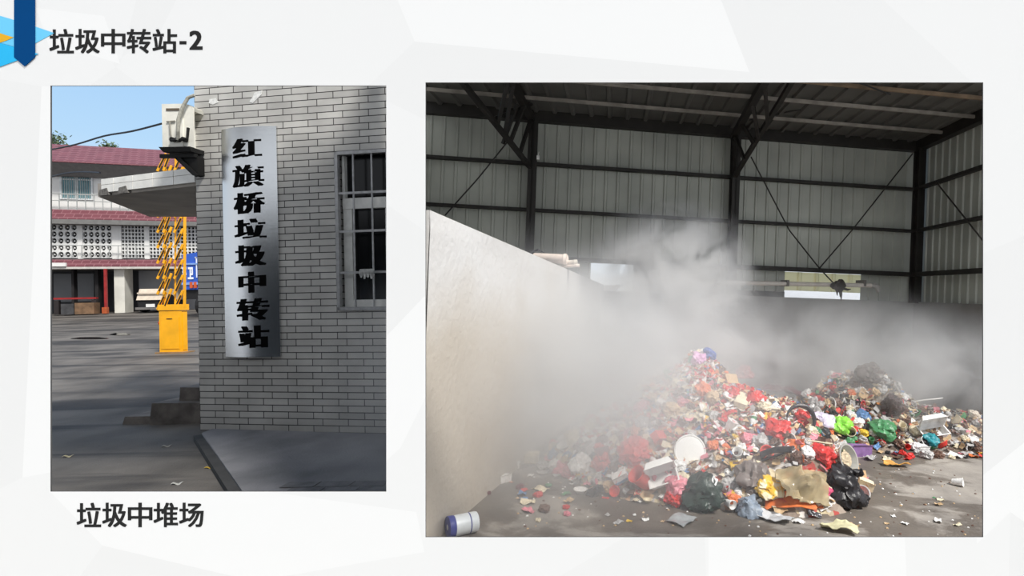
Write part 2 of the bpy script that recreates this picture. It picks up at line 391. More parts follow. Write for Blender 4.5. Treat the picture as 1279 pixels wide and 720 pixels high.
# barred window --------------------------------------------------------
def zs(v, u=450): return wp(u, v)[1]
wt = thing('window_1', V(((s0+s1)/2, .1, z0)), G, kind='structure')
bar_m = mat('window_bar_steel', '#a9a9aa', .45, metal=.3, var=.15, scale=20); alu = mat('window_white_frame', '#e6e6e2', .45, var=.08, scale=12); glass = mat('dark_window_glass', '#0c0d0f', .2, var=0, spec=.25)
b = B()
for (x0, x1, za, zb_) in ((s0, s0+.035, z0, z1), (s1-.035, s1, z0, z1), (s0, s1, z1-.035, z1), (s0, s1, z0, z0+.035)): b.box(x0, x1, -.03, .012, za, zb_)
part('bar_frame', b, bar_m, wt)
for i, u in enumerate((443.5, 466.5)):
    x = wp(u, 290)[0]; b = B(); b.tube([(x, -.012, z0), (x, -.012, z1)], .0095); part('window_bar', b, bar_m, wt)
x = wp(466.5, 290)[0]; dx = x-wp(443.5, 290)[0]
for k in range(1, 5):
    if x+dx*k < s1-.05: b = B(); b.tube([(x+dx*k, -.012, z0), (x+dx*k, -.012, z1)], .0095); part('window_bar', b, bar_m, wt)
for v in (241, 289, 340.5):
    z = zs(v); b = B(); b.box(s0, s1, -.022, -.014, z-.012, z+.012); part('cross_bar', b, bar_m, wt)
b = B(); zm = zs(253)
b.box(s0+.03, s1-.03, .05, .10, zm-.055, zm+.06); b.box(s0+.03, s0+.13, .06, .11, z0+.03, zm-.055); b.box(s1-.11, s1-.03, .06, .11, z0+.03, zm-.055); b.box(s0+.13, s1-.11, .06, .11, z0+.03, z0+.11)
b.box(s0+.03, s0+.06, .05, .10, zm+.06, z1-.03)
part('sash', b, alu, wt, label='white window sash', bev=.004)
b = B(); b.box(s0+.05, s1-.05, .115, .121, z0+.06, zm); b.box(s0+.05, s1-.05, .095, .101, zm+.05, z1-.03); part('pane', b, glass, wt)
# glove hung on the bars
cx, cz = wp(460, 341.5, .03)
b = B()
b.grid(lambda u, v: V((cx-.085+.17*u, -.045-.02*math.sin(PI*v)-.008*math.sin(9*u), cz+.045-.075*v-.018*math.sin(5.2*PI*u)*v)), 16, 6)
bmesh.ops.solidify(b.bm, geom=b.bm.faces[:], thickness=.02)
for i in range(4): b.tube([(cx-.06+.036*i, -.05, cz-.01), (cx-.065+.04*i, -.058, cz-.045-.014*(i % 2))], [.014, .009])
solo('cloth_glove', b, mat('white_cotton', '#d8d8d6', .9, var=.15, scale=40, bump=.4, bscale=90), G, 'crumpled white cotton glove hung on the window bars', 'glove', smooth=True)

# raised pavement with kerb at the wall's foot -------------------------------
ka = f.ground(252, 541, .07); kb = f.ground(303, 614, .07); kd = (kb-ka).normalized()
def onz(p, z): return V((p[0], p[1], KZ*p[1]+z))
ke = kb+kd*1.2
b = B(); b.prism([onz(q, 0) for q in (ka+V((0, .15, 0)), ka, ke, V((-1.25, 3.0, 0)), V((-2.36, 5.66, 0)))], (0, 0, .07))
struct('floor_pavement', b, mat('pavement_concrete', '#67676a', .8, var=.3, scale=1.6, bump=.3, bscale=50, col2='#8a898c', detail=9), f, bev=.008)
b = B(); q = V((kd.y, -kd.x, 0)); q = q if q.x < 0 else -q
b.prism([onz(p, 0) for p in (ka, ke, ke+q*.07, ka+q*.07)], (0, 0, .055))
struct('kerb_strip', b, mat('kerb_dark_concrete', '#3d3c3b', .8, var=.2, scale=6), f)
# row of old brick pavers set in the slab
b = B(); g0 = f.ground(358, 603, .07); g1 = f.ground(486, 601, .07); gd = (g1-g0)/3
for i in range(3):
    for j in range(2):
        c0 = g0+gd*(i+.08+.4*j)-V((0, .0, 0)); w_ = V((gd.y, -gd.x, 0)).normalized()*.12
        c0 = c0+w_*1.12*j
        b.prism([c0, c0+gd*.94, c0+gd*.94+w_, c0+w_], (0, 0, .004))
struct('floor_pavers', b, mat('paver_grey', '#6d6c6e', .8, var=.25, scale=9, bump=.3), f)
# broken concrete steps at the corner ------------------------------------------
st = thing('concrete_steps', f.ground(205, 532), f, 'crumbling dark concrete steps at the foot of the brick corner', 'steps')
cm = mat('old_step_concrete', '#69635e', .85, var=.35, scale=5, bump=.5, bscale=25, detail=8)
p0 = f.ground(250, 536); yb = p0.y
def step(ua, va, h, dep):
    q = f.ground(ua, va); b = B()
    z = q.z-.02; b.hexa([(q.x, q.y, z), (p0.x-.01, q.y+.03, z), (p0.x-.01, q.y+dep, z), (q.x+.05, q.y+dep, z), (q.x+.02, q.y+.02, z+h), (p0.x-.01, q.y+.03, z+h*.96), (p0.x-.01, q.y+dep, z+h), (q.x+.07, q.y+dep, z+h*1.02)])
    part('step', b, cm, st, bev=.012)
step(152, 531, .11, .9); step(186, 531.5, .27, .8); step(222, 527, .42, .7)

# concrete awning on the guardhouse side ------------------------------------
p1 = f.at(247, 232, 6.35); ze = p1.z
p2 = f.at(122, 230, 6.9); p2.z = ze
d3 = f.ray(187, 271); p3 = V((0, 0, H))+d3*((ze-H)/d3.z); d4 = f.ray(249, 271); p4 = V((0, 0, H))+d4*((ze-H)/d4.z)
aw = thing('entrance_awning', p1, f, 'flat concrete entrance awning with a white tiled edge beside the brick corner', 'awning')
b = B(); b.prism([p1, p2, p3, p4], (0, 0, .16)); part('slab', b, mat('awning_dark_concrete', '#a39c94', .85, var=.15, scale=3), aw)
nrm = (p2-p1).cross(V((0, 0, 1))).normalized(); nrm = nrm if nrm.y < 0 else -nrm
b = B(); k = 5; e = p2-p1
for i in range(k):
    a_, c_ = p1+e*(i/k+.003), p1+e*((i+1)/k-.003)
    if i == k-1: c_ = p1+e*.93
    for za, zb2 in ((.035, .125), (.13, .20)):
        b.prism([a_+V((0, 0, za)), c_+V((0, 0, za)), c_+V((0, 0, zb2)), a_+V((0, 0, zb2))], nrm*.03)
part('edge_tiles', b, mat('white_edge_tile', '#f0eee8', .4, var=.1, scale=5), aw)
for ua, ub in ((127, 141), (153, 166)):      # broken patches in the edge
    t0 = (247-ua)/125; t1 = (247-ub)/125
    b = B(); b.prism([p1+e*t1+V((0, 0, .0)), p1+e*t0+V((0, 0, .0)), p1+e*(t0-.01)+V((0, 0, .07)), p1+e*(t1+.02)+V((0, 0, .085))], nrm*.034)
    part('broken_patch', b, mat('broken_tile_grey', '#6d6a66', .9, var=.4, scale=30), aw, label='grey broken patch')
# air-conditioner outdoor unit on a bracket ------------------------------------
q0 = f.at(203, 187, 6.05); q1 = f.at(243, 187, 6.05); q2 = f.at(204, 130, 6.05)
x0, x1, y0, za, zc = q0.x, q1.x-.02, q0.y, q0.z, q2.z
ac = thing('air_conditioner', V(((x0+x1)/2, y0+.4, za)), f, 'cream air conditioner outdoor unit on a dark bracket beside the brick corner', 'air conditioner')
cream = mat('ac_cream_paint', '#eeece2', .45, var=.06, scale=8); dk = mat('bracket_black', '#161616', .7, var=.2)
b = B(); b.box(x0, x0+.22, y0, y0+.78, za+.02, zc); part('casing', b, cream, ac, bev=.012)
b = B(); b.grid(lambda u, v: V((x0+.22+(x1-x0-.22)*math.sin(v*PI/2), y0+.01+.76*u, za+.02+(zc-za-.02)*(1-.12*v*v)-(0 if v < 1 else .02))), 1, 6); bmesh.ops.solidify(b.bm, geom=b.bm.faces[:], thickness=.012)
b.prism([(x0+.22+(x1-x0-.22)*math.sin(i/6*PI/2), y0+.012, za+.02+(zc-za-.02)*(1-.12*(i/6)**2)) for i in range(7)]+[(x1, y0+.012, za+.02), (x0+.22, y0+.012, za+.02)], (0, .02, 0))
part('side_cover', b, cream, ac, label='bulging end cover of the unit')
b = B(); b.box(x0+.05, x0+.19, y0-.006, y0+.002, zc-.075, zc-.05); part('carry_slot', b, mat('ac_slot_brown', '#6a5f52', .7, var=.1), ac)
b = B(); b.tube([(x0+.10, y0-.02, zc-.2), (x0+.115, y0-.03, zc-.33), (x0+.12, y0-.03, za+.12), (x0+.15, y0-.02, za+.07)], .008); b.bar((x0+.06, y0-.01, zc-.195), (x0+.15, y0-.01, zc-.19), .012); part('wire', b, mat('ac_grey_wire', '#9a978d', .6), ac)
b = B()
for k in range(3): b.tube([(x0+.13+.06*k, y0-.04, za+.1), (x0+.13+.06*k, y0+.01, za+.1)], .025)
b.tube([(x0+.12, y0-.035, za+.085), (x0+.30, y0-.04, za+.10), (x1-.02, y0-.03, za+.22)], .014)
part('valve', b, dk, ac)
hz = f.at(243, 119, 6.03)
b = B(); b.tube([(x0+.2, y0-.04, za+.09), (x0+.22, y0-.06, za+.17), (x0+.225, y0-.06, za+.3), (x0+.24, y0-.05, zc-.12), (x0+.27, y0-.04, zc-.03), (x0+.31, y0-.03, hz.z-.03), (hz.x, hz.y, hz.z)], .017); part('insulated_pipe', b, mat('pipe_lagging', '#a5a399', .8, var=.2, scale=40), ac)
b = B()
b.hexa([(x0+.02, y0-.02, za-.03), (x1, y0-.02, za-.03), (x1, y0+.8, za-.03), (x0+.02, y0+.8, za-.03), (x0-.01, y0-.04, za+.018), (x1, y0-.04, za+.018), (x1, y0+.8, za+.018), (x0-.01, y0+.8, za+.018)])
for yy in (y0+.05, y0+.7):
    b.bar((x0-.06, yy, za-.06), (x1, yy, za-.06), .04); b.bar((x0+.12, yy, za-.06), (x1, yy, za-.28), .03)
b.prism([(x0+.08, y0+.06, za-.08), (x1, y0+.06, za-.06), (x1, y0+.06, za-.26), (x0+.27, y0+.06, za-.27)], (0, .6, 0))
part('bracket', b, dk, ac)
# cables -----------------------------------------------------------------
cab = mat('cable_black', '#1c1e26', .6, var=0)
def cable(pts, r, lab):
    b = B(); P = [f.at(*p) for p in pts]; Q = []
    for i in range(len(P)-1):
        for k in range(4):
            t = k/4; p_1 = P[max(i-1, 0)]; p_2, p_3 = P[i], P[i+1]; p_4 = P[min(i+2, len(P)-1)]
            Q.append(.5*((2*p_2)+(p_3-p_1)*t+(2*p_1-5*p_2+4*p_3-p_4)*t*t+(3*p_2-p_1-3*p_3+p_4)*t**3))
    Q.append(P[-1]); b.tube(Q, r, 6); solo('power_cable', b, cab, f, lab, 'cable', smooth=True)
cable([(40, 191, 9), (64, 187, 8.5), (95, 180.5, 8), (130, 170, 7.4), (165, 164, 6.9), (202, 154.5, 6.5)], .011, 'black cable sagging across the sky to the air conditioner')
cable([(40, 225, 9.4), (64, 221, 9.1), (80, 217, 8.6), (100, 215, 8.1), (125, 216, 7.4)], .012, 'black cable running low to the tip of the awning')

# yellow barrier gate with its folded fence boom ------------------------------------
gp = f.ground(217, 441.5); gy = gp.y; px = gy/F
gt = thing('barrier_gate', gp, f, 'yellow barrier gate cabinet with a raised folding striped fence boom', 'barrier gate')
yel = mat('gate_yellow', '#f0ab10', .4, var=.1, scale=3); blk = mat('gate_black_stripe', '#1c1610', .6, var=.2); tan = mat('gate_base_tan', '#8d6f4c', .8, var=.2)
hx = 14*px; hh = 61*px; gcx = f.at(213.5, 441.5, gy).x; gz0 = gp.z
def gb(x0, x1, z0, z1, y0=-.0, y1=.16): return (gcx+x0, gcx+x1, gy+y0, gy+y1, gz0+z0, gz0+z1)
b = B(); b.box(*gb(-hx-.06, hx+.10, -.02, .03, -.06, .24)); part('base_plate', b, tan, gt)
b = B(); b.box(*gb(-hx, hx, .03, hh*.87)); part('body', b, yel, gt, bev=.008)
b = B(); b.box(*gb(hx, hx+.012, .07, hh*.82, .02, .14)); part('side_panel', b, yel, gt, bev=.004)
b = B(); b.box(*gb(-hx-.015, hx+.03, hh*.88, hh, -.015, .18)); part('lid', b, yel, gt, bev=.012)
b = B(); b.box(*gb(-hx+.05, hx-.05, .10, hh*.74, -.012, -.001)); h_ = part('door', b, yel, gt, bev=.003)
b = B(); b.box(gcx-.07, gcx+.05, gy-.022, gy-.012, gz0+hh*.70, gz0+hh*.715); part('handle', b, dk, h_)
b = B(); b.lathe([(.05, 0), (.05, .03), (.03, .045)], 12, Matrix.Translation((gcx-hx+.004, gy+.05, gz0+hh*.62)) @ Matrix.Rotation(-PI/2, 4, 'Y')); part('signal_lamp', b, mat('lamp_red', '#b0201c', .3), gt)
gz = lambda u, v: f.at(u, v, gy+.06)
for ua, yy in ((205, .02), (217, .04), (230.5, .0)):
    a_ = gz(ua, 384); c_ = gz(ua+.5, 192); b = B(); b.bar(a_+V((0, yy, 0)), c_+V((0, yy, 0)), .06 if ua > 225 else .03, .02); part('boom_rail', b, yel, gt)
for i in range(10):
    va = 384-19.2*i
    for (u, w_, l, yy) in ((198, 11, 22, -.03), (207, 10, 26, -.06), (219, 11, 24, -.03)):
        a_ = gz(u, va+3); c_ = gz(u+w_, va-l+3); b = B(); b.bar(a_+V((0, yy, 0)), c_+V((0, yy, 0)), .052, .02, up=(0, 1, 0)); m_ = part('picket', b, yel, gt)
        b = B(); t0 = a_.lerp(c_, .18); t1 = a_.lerp(c_, .74); b.bar(t0+V((.01, yy-.014, 0)), t1+V((.01, yy-.014, 0)), .032, .004, up=(0, 1, 0)); part('stripe', b, blk, m_)

# blue lorry, seen between the gate and the brick corner ----------------------------------
tp = f.ground(243, 397); tz = tp.z; ty = tp.y; k = ty/F
tr = thing('lorry', tp, f, 'blue box lorry with white characters standing behind the brick corner', 'lorry')
blu = mat('lorry_blue', '#2c58b8', .4, var=.06); tb = mat('lorry_under_black', '#1b1a1c', .7)
X = lambda u: f.at(u, 330, ty).x
Z = lambda v: f.at(240, v, ty).z
x0 = X(227.5); zt_, zb_ = Z(310), Z(362)
b = B(); b.hexa([(x0, ty, zb_), (x0+2.3, ty+.1, zb_), (x0+2.3, ty+3.1, zb_), (x0, ty+3, zb_), (x0, ty, zt_-.28), (x0+2.3, ty+.1, zt_+.1), (x0+2.3, ty+3.1, zt_+.1), (x0, ty+3, zt_-.28)])
part('cargo_box', b, blu, tr, bev=.03)
b = B(); b.box(x0-.02, x0+2.3, ty-.03, ty+.05, Z(330)-.03, Z(330)+.04); b.box(x0-.02, x0+2.3, ty-.03, ty+.05, Z(356), Z(353)); part('rib', b, mat('lorry_pale_blue', '#7fa0d8', .45), tr)
wl = mat('lorry_white_letter', '#e6e9f2', .5, var=0)
for ch, ua, ub in (('环', 227.8, 233), ('卫', 234.5, 241.5)):
    b = B(); letter(b, ch, lambda x, y, d: (X(ua)+(X(ub)-X(ua))*x, ty-.004-.01*d, Z(349)+(Z(334)-Z(349))*y), .07, .04); part('character', b, wl, tr)
b = B(); b.box(X(245), X(246), ty-.015, ty+.01, Z(347), Z(321)); b.box(X(244), X(246), ty-.015, ty+.01, Z(323), Z(321)); part('marking_strip', b, wl, tr)
for u in (237.5, 242.5):
    b = B(); b.box(X(u), X(u+3.2), ty-.05, ty, Z(360), Z(352.5)); part('tail_lamp', b, mat('lamp_orange', '#c2572c', .35), tr)
b = B(); b.box(x0+.05, x0+2.2, ty+.1, ty+3, Z(374), Z(362)); part('chassis', b, tb, tr)
for xx, yy in ((X(246), .5), (X(246), 2.4), (x0+2.0, .5), (x0+2.0, 2.4)):
    r = (Z(366)-tz)/2.05; b = B(); b.lathe([(r*.55, -.14), (r*.95, -.14), (r, -.08), (r, .08), (r*.95, .14), (r*.55, .14)], 20, Matrix.Translation((xx, ty+yy, tz+r)) @ Matrix.Rotation(PI/2, 4, 'Y'))
    part('wheel', b, tb, tr)

# courtyard block at the far side ------------------------------------------------------
P0 = f.ground(150, 391); ang = math.atan2(700, 1150)*.62
fd = V((math.cos(ang), math.sin(ang), 0)); fn = V((-math.sin(ang), math.cos(ang), 0))
K = Frame(0, 0); K.M = f.M @ Matrix.Translation(P0) @ Matrix.Rotation(ang, 4, 'Z')
def kp(u, v, off=0.0):
    p = f.plane(u, v, P0-fn*off, fn)-P0; return p.dot(fd), p.z
def kx(u, off=0.0): return kp(u, 300, off)[0]
def kz(v, u=130, off=0.0): return kp(u, v, off)[1]
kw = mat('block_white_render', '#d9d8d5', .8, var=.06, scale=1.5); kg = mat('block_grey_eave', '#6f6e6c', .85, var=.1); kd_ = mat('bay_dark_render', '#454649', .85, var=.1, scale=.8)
bl = thing('courtyard_block', P0, K, 'long white courtyard block with red tiled roofs and pierced screens')
bl['category'] = 'building'; bl.matrix_world = K.M; bl['_b'] = (0, 0, 0)
def redtile():
    m = bpy.data.materials.new('red_roof_tile'); m.use_nodes = True; N = m.node_tree.nodes; L = m.node_tree.links; p = N['Principled BSDF']
    tc = N.new('ShaderNodeTexCoord'); sp = N.new('ShaderNodeSeparateXYZ'); L.new(tc.outputs['Object'], sp.inputs[0]); cb = N.new('ShaderNodeCombineXYZ'); L.new(sp.outputs['X'], cb.inputs['X']); L.new(sp.outputs['Z'], cb.inputs['Y'])
    br = N.new('ShaderNodeTexBrick'); L.new(cb.outputs[0], br.inputs['Vector']); br.inputs['Scale'].default_value = 1; br.inputs['Brick Width'].default_value = .34; br.inputs['Row Height'].default_value = .20; br.inputs['Mortar Size'].default_value = .018
    br.inputs['Color1'].default_value = (*hexc('#5d2e37'), 1); br.inputs['Color2'].default_value = (*hexc('#6a3740'), 1); br.inputs['Mortar'].default_value = (*hexc('#80545a'), 1)
    L.new(br.outputs['Color'], p.inputs['Base Color']); p.inputs['Roughness'].default_value = .7
    return m
RT = redtile(); XL, XR = kx(30)-3, kx(262)+6
zg2, zr1a, zr1b, zu0, zu1 = kz(333.5), kz(325), kz(264), kz(275), kz(208)
zcan = kz(323.5); ztop = kz(184)
b = B(); b.box(XL, XR, 0, .25, zg2, kz(203))
part('facade', b, kw, bl)
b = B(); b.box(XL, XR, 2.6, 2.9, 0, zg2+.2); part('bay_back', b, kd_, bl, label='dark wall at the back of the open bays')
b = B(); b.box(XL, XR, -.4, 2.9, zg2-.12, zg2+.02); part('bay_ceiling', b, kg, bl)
# lower tiled apron over the bays
def apron(za, zb_, off0, off1, nm='tiled_roof'):
    b = B(); b.hexa([(XL, -off0, za), (XR, -off0, za), (XR, 0, za), (XL, 0, za), (XL, -off0-.001, za+.05), (XR, -off0-.001, za+.05), (XR, -off1, zb_), (XL, -off1, zb_)]); return part(nm, b, RT, bl)
apron(kz(333.5, off=.7), kz(324.5, off=.5), .7, .45)
b = B(); b.box(XL, XR, -.72, 0, kz(336, off=.7), kz(333.5, off=.7)); part('eave', b, mat('block_pale_eave', '#bdbab4', .8, var=.1), bl)
b = B(); b.box(kx(66, .7), kx(83, .7), -.80, -.70, kz(333, off=.75), kz(328.5, off=.75)); part('eave_patch', b, kw, bl, label='white patch on the red eave')
apron(kz(275.5, off=.9), kz(262, off=.8), .9, .5)
b = B(); b.box(XL, XR, -.92, 0, kz(280.5, off=.9), kz(275, off=.9)); part('eave', b, kg, bl)
# top roof
b = B(); ze0 = kz(205, off=1.1); zr = kz(177, 130, off=-1)
b.hexa([(XL, -1.1, ze0), (XR, -1.1, ze0), (XR, 4, ze0), (XL, 4, ze0), (XL, -1.101, ze0+.06), (XR, -1.101, ze0+.06), (XR, 2.2, zr), (XL, 2.2, zr)]); part('tiled_roof', b, RT, bl)
b = B(); b.hexa([(XL, -.3, ze0-.5), (XR, -.3, ze0-.5), (XR, .1, ze0-.5), (XL, .1, ze0-.5), (XL, -1.1, ze0-.02), (XR, -1.1, ze0-.02), (XR, .1, ze0-.02), (XL, .1, ze0-.02)]); part('eave', b, kg, bl)
# upper window
b = B(); xa, xb = kx(79), kx(115.5); za, zb_ = kz(249), kz(219)
for q in ((xa-.07, xa, za-.07, zb_+.07), (xb, xb+.07, za-.07, zb_+.07), ((xa+xb)/2-.05, (xa+xb)/2+.05, za, zb_), (xa, xb, za-.07, za), (xa, xb, zb_, zb_+.07), (xa, xb, kz(226)-.03, kz(226)+.03)): b.box(q[0], q[1], -.06, 0, q[2], q[3])
wf = part('window_frame', b, mat('block_window_frame', '#c9cccc', .5), bl)
b = B(); b.box(xa, xb, -.03, -.001, za, zb_); part('pane', b, mat('block_window_glass', '#5b8791', .25, var=.2, scale=1.5, col2='#7fa3ad'), wf, label='blue-green window glass')
b = B()
for i in range(13):
    x = xa+(xb-xa)*(i+.5)/13; b.box(x-.012, x+.012, -.085, -.06, za, zb_)
part('window_bar', b, mat('block_bar_grey', '#8e9694', .5), wf)
# parapet railing with thin balusters
b = B(); zr0, zr1 = kz(262, off=.5), kz(244, off=.5); RR = kx(190)
b.bar((XL, -.5, zr1), (RR, -.5, zr1), .05); b.bar((XL, -.5, zr1-.32), (RR, -.5, zr1-.32), .035)
x = kx(50)
while x < RR:
    b.bar((x, -.5, zr0-.1), (x, -.5, zr1), .03); x += .33
part('railing', b, mat('railing_grey', '#9a9c9a', .6), bl)
# pierced screens between white piers on the middle floor
sm = mat('screen_white', '#d4d4d2', .8, var=.08, scale=2)
bk = B(); zs0, zs1 = kz(322.5, off=.2), kz(281, off=.2); bk.box(XL, XR, -.08, -.001, zs0, zs1); part('screen_back', bk, mat('screen_shadow_grey', '#333437', .9), bl, label='dark sheet standing for the shade behind the pierced screens')  # shade behind the screens painted as a dark sheet
def pierced(ua, ub, nx, nz, round_):
    x0, x1 = kx(ua, .2), kx(ub, .2); b = B(); cw, chh = (x1-x0)/nx, (zs1-zs0)/nz
    for i in range(nx):
        for j in range(nz):
            cx, cz_ = x0+cw*(i+.5), zs0+chh*(j+.5)
            if round_:
                n = 12; o_ = []; i_ = []
                for q in range(n):
                    a = 2*PI*(q+.5)/n; ca, sa_ = math.cos(a), math.sin(a); m_ = 1/max(abs(ca), abs(sa_))
                    o_.append((cx+ca*m_*cw/2, cz_+sa_*m_*chh/2)); i_.append((cx+ca*cw*.40, cz_+sa_*chh*.41))
                for q in range(n):
                    r = (q+1) % n; b.prism([(o_[q][0], -.25, o_[q][1]), (o_[r][0], -.25, o_[r][1]), (i_[r][0], -.25, i_[r][1]), (i_[q][0], -.25, i_[q][1])], (0, .12, 0))
                b.box(cx-cw*.10, cx+cw*.10, -.23, -.15, cz_-chh*.10, cz_+chh*.10)
            else:
                t = .15
                b.box(cx-cw/2, cx-cw/2+cw*t, -.25, -.13, cz_-chh/2, cz_+chh/2); b.box(cx+cw/2-cw*t, cx+cw/2, -.25, -.13, cz_-chh/2, cz_+chh/2)
                b.box(cx-cw/2+cw*t, cx+cw/2-cw*t, -.25, -.13, cz_-chh/2, cz_-chh/2+chh*t); b.box(cx-cw/2+cw*t, cx+cw/2-cw*t, -.25, -.13, cz_+chh/2-chh*t, cz_+chh/2)
    part('pierced_screen', b, sm, bl)
pierced(64, 97.5, 4, 5, True); pierced(103.5, 140.5, 5, 5, True); pierced(152, 181, 7, 9, False); pierced(187, 216, 7, 9, False); pierced(221, 262, 9, 9, False); pierced(20, 59, 5, 5, True)
for ua, ub in ((59, 64), (97.5, 103.5), (140.5, 152), (181, 187), (216, 221)):
    b = B(); b.box(kx(ua, .25), kx(ub, .25), -.3, 0, zs0-.05, zs1+.1); part('pier', b, kw, bl)
b = B(); b.bar((XL, -.62, kz(307, off=.6)), (XR, -.62, kz(307, off=.6)), .04)
x = kx(100)
while x < kx(185): b.bar((x, -.62, zs0), (x, -.62, kz(307, off=.6)), .025); x += .35
part('railing', b, mat('railing_grey', '#9a9c9a', .6), bl)
# pillar and dark bays at ground level
b = B(); b.box(kx(141.5, .4), kx(154.5, .4), -.4, .4, 0, zg2-.1); part('pillar', b, mat('pillar_pale_render', '#cfcdc4', .8, var=.12, scale=1.2), bl)
for ua, ub in ((66, 88), (92, 116)):
    b = B(); b.box(kx(ua, -1), kx(ub, -1), 1.0, 1.1, .6, kz(342, off=-1)); part('bay_panel', b, mat('bay_panel_grey', '#707275', .7, var=.08, scale=.8), bl)
b = B(); b.box(kx(157), kx(262), 1.2, 1.3, 0, zg2-.15); part('shutter', b, mat('bay_shutter_grey', '#a3a4a8', .7, var=.08, scale=.6), bl)
b = B(); b.box(kx(117.5, .1), kx(121.5, .1), -.1, .2, 0, zg2-.12); b.box(kx(88, .1), kx(91, .1), -.1, .2, 0, zg2-.12); part('dark_post', b, mat('bay_post_black', '#1d1b1c', .8), bl)
# red hoist frame in the left bay
rp_ = kp(125, 388, .9); red = mat('hoist_red', '#8c2020', .5, var=.15)
ho = thing('hoist_frame', V((kx(100, .9), -.9, 0)), K, 'red steel hoist with a long arm in the left bay of the courtyard block', 'hoist')
b = B(); xx = kx(131, .9); b.box(xx-.05, xx+.05, -.95, -.85, 0, kz(336, off=.9)); part('post', b, red, ho)
b = B(); b.box(kx(67, .9), kx(120, .9), -1.0, -.8, kz(373.5, off=.9), kz(371.3, off=.9)); part('arm', b, red, ho)
for u in (70, 117):
    b = B(); xx = kx(u, .9); b.box(xx-.09, xx+.09, -.98, -.82, 0, kz(374.5, off=.9)); part('leg', b, mat('hoist_dark', '#231d1d', .7), ho)
b = B(); b.box(kx(127, .9), kx(133, .9), -1.0, -.8, 0, .3); part('foot', b, mat('hoist_orange', '#b0552c', .6, var=.2), ho)
b = B(); b.box(kx(94, 1.1), kx(118, 1.1), -1.25, -.75, 0, kz(378, off=1.1)); solo('crate', b, mat('crate_brown', '#6f5640', .8, var=.3, scale=4), K, 'brown wooden crate under the arm of the red hoist', 'crate', bev=.02)
b = B(); b.box(kx(76, 1.1), kx(92, 1.1), -1.2, -.75, 0, kz(379, off=1.1)); solo('crate', b, mat('crate_grey', '#3d3d3f', .8, var=.3, scale=4), K, 'dark grey crate at the left under the red hoist arm', 'crate', bev=.02)
# pale pickup parked in the bay
vx0, vx1 = kx(168.5, 1.2), kx(205, 1.2); vz = lambda v: kz(v, 185, 1.2)
va = thing('pickup', V(((vx0+vx1)/2, -1.2, 0)), K, 'pale pickup seen end on in the bay right of the white pillar', 'pickup')
pv = mat('pickup_cream', '#cdbfae', .35, var=.08); pk = mat('pickup_black', '#141416', .6)
b = B(); b.hexa([(vx0, -1.2, vz(375)), (vx1, -1.2, vz(375)), (vx1, 1.0, vz(375)), (vx0, 1.0, vz(375)), (vx0+.08, -1.05, vz(361)), (vx1-.08, -1.05, vz(361)), (vx1-.05, 1.0, vz(361)), (vx0+.05, 1.0, vz(361))]); part('body', b, pv, va, bev=.06)
b = B(); b.bar((vx0+.05, -1.2, vz(366.5)), (vx1-.05, -1.2, vz(366.5)), .06); part('crease', b, pv, va)
b = B(); b.box(vx0+.05, vx1-.05, -1.12, 1.0, vz(384), vz(375)); part('grille', b, pk, va)
b = B(); b.box(vx0, vx1, -1.3, -1.1, vz(387), vz(384)); part('bumper', b, mat('pickup_grey', '#6d6a68', .5), va)
b = B(); b.box(kx(181, 1.3), kx(192, 1.3), -1.33, -1.3, vz(384), vz(380)); part('number_plate', b, kw, va, label='white number plate')
for u in (171.5, 202):
    b = B(); b.lathe([(.2, -.13), (.42, -.13), (.45, 0), (.42, .13), (.2, .13)], 16, Matrix.Translation((kx(u, 1.2), -.6, .45)) @ Matrix.Rotation(PI/2, 4, 'Y')); part('wheel', b, pk, va)
# tree tops behind the ridge
def crown(name, c, r, n, seed, lab):
    rr = random.Random(seed); t = thing(name, V((c[0], c[1], 0)), f, lab, 'tree')
    b = B(); b.tube([(c[0], c[1], 0), (c[0]+.1, c[1], c[2]*.6), (c[0], c[1], c[2])], [.22, .15, .05]); part('trunk', b, mat('tree_bark', '#4a4038', .9), t)
    b = B()
    for _ in range(n):
        d = V((rr.gauss(0, .5), rr.gauss(0, .5), rr.gauss(0, .45)))*r; p = V(c)+d; s = .16; e1 = V((rr.uniform(-1, 1), rr.uniform(-1, 1), rr.uniform(-1, 1)))*s; e2 = V((rr.uniform(-1, 1), rr.uniform(-1, 1), rr.uniform(-1, 1)))*s
        b.face([b.bm.verts.new(q) for q in (p, p+e1, p+e1+e2, p+e2)])
    o = part('crown', b, mat('tree_leaf', '#55664c', .7, var=.3, scale=3), t)
crown('tree', f.at(66, 176, 44), .7, 260, 1, 'tree top rising behind the red roof at the far left')
crown('tree', f.at(136, 185, 44), .6, 200, 2, 'small tree top just showing over the red ridge')
# unseen wall and roof, added to keep the sun off this forecourt
pa, pb_ = V((-1.0, 2.4, 0)), V((-2.36, 5.62, 0))
b = B(); b.prism([pa, pb_, pb_+V((-.03, 0, 0)), pa+V((-.03, 0, 0))], (0, 0, 4.9)); struct('wall_sun_blocker', b, mat('sun_blocker_grey', '#8b8987', .85), f)  # edge-on to the camera, added to block sun from the right
b = B(); b.prism([(-.95, 2.35, 4.9), (-.41*BLOCKER_Y, BLOCKER_Y, 4.9), (-9.5, BLOCKER_Y, 4.9), (-9.5, 2.35, 4.9)], (0, 0, .15))
struct('roof_sun_blocker', b, mat('sun_blocker_grey', '#8b8987', .85), f)  # out of view, added overhead to shade the brick wall
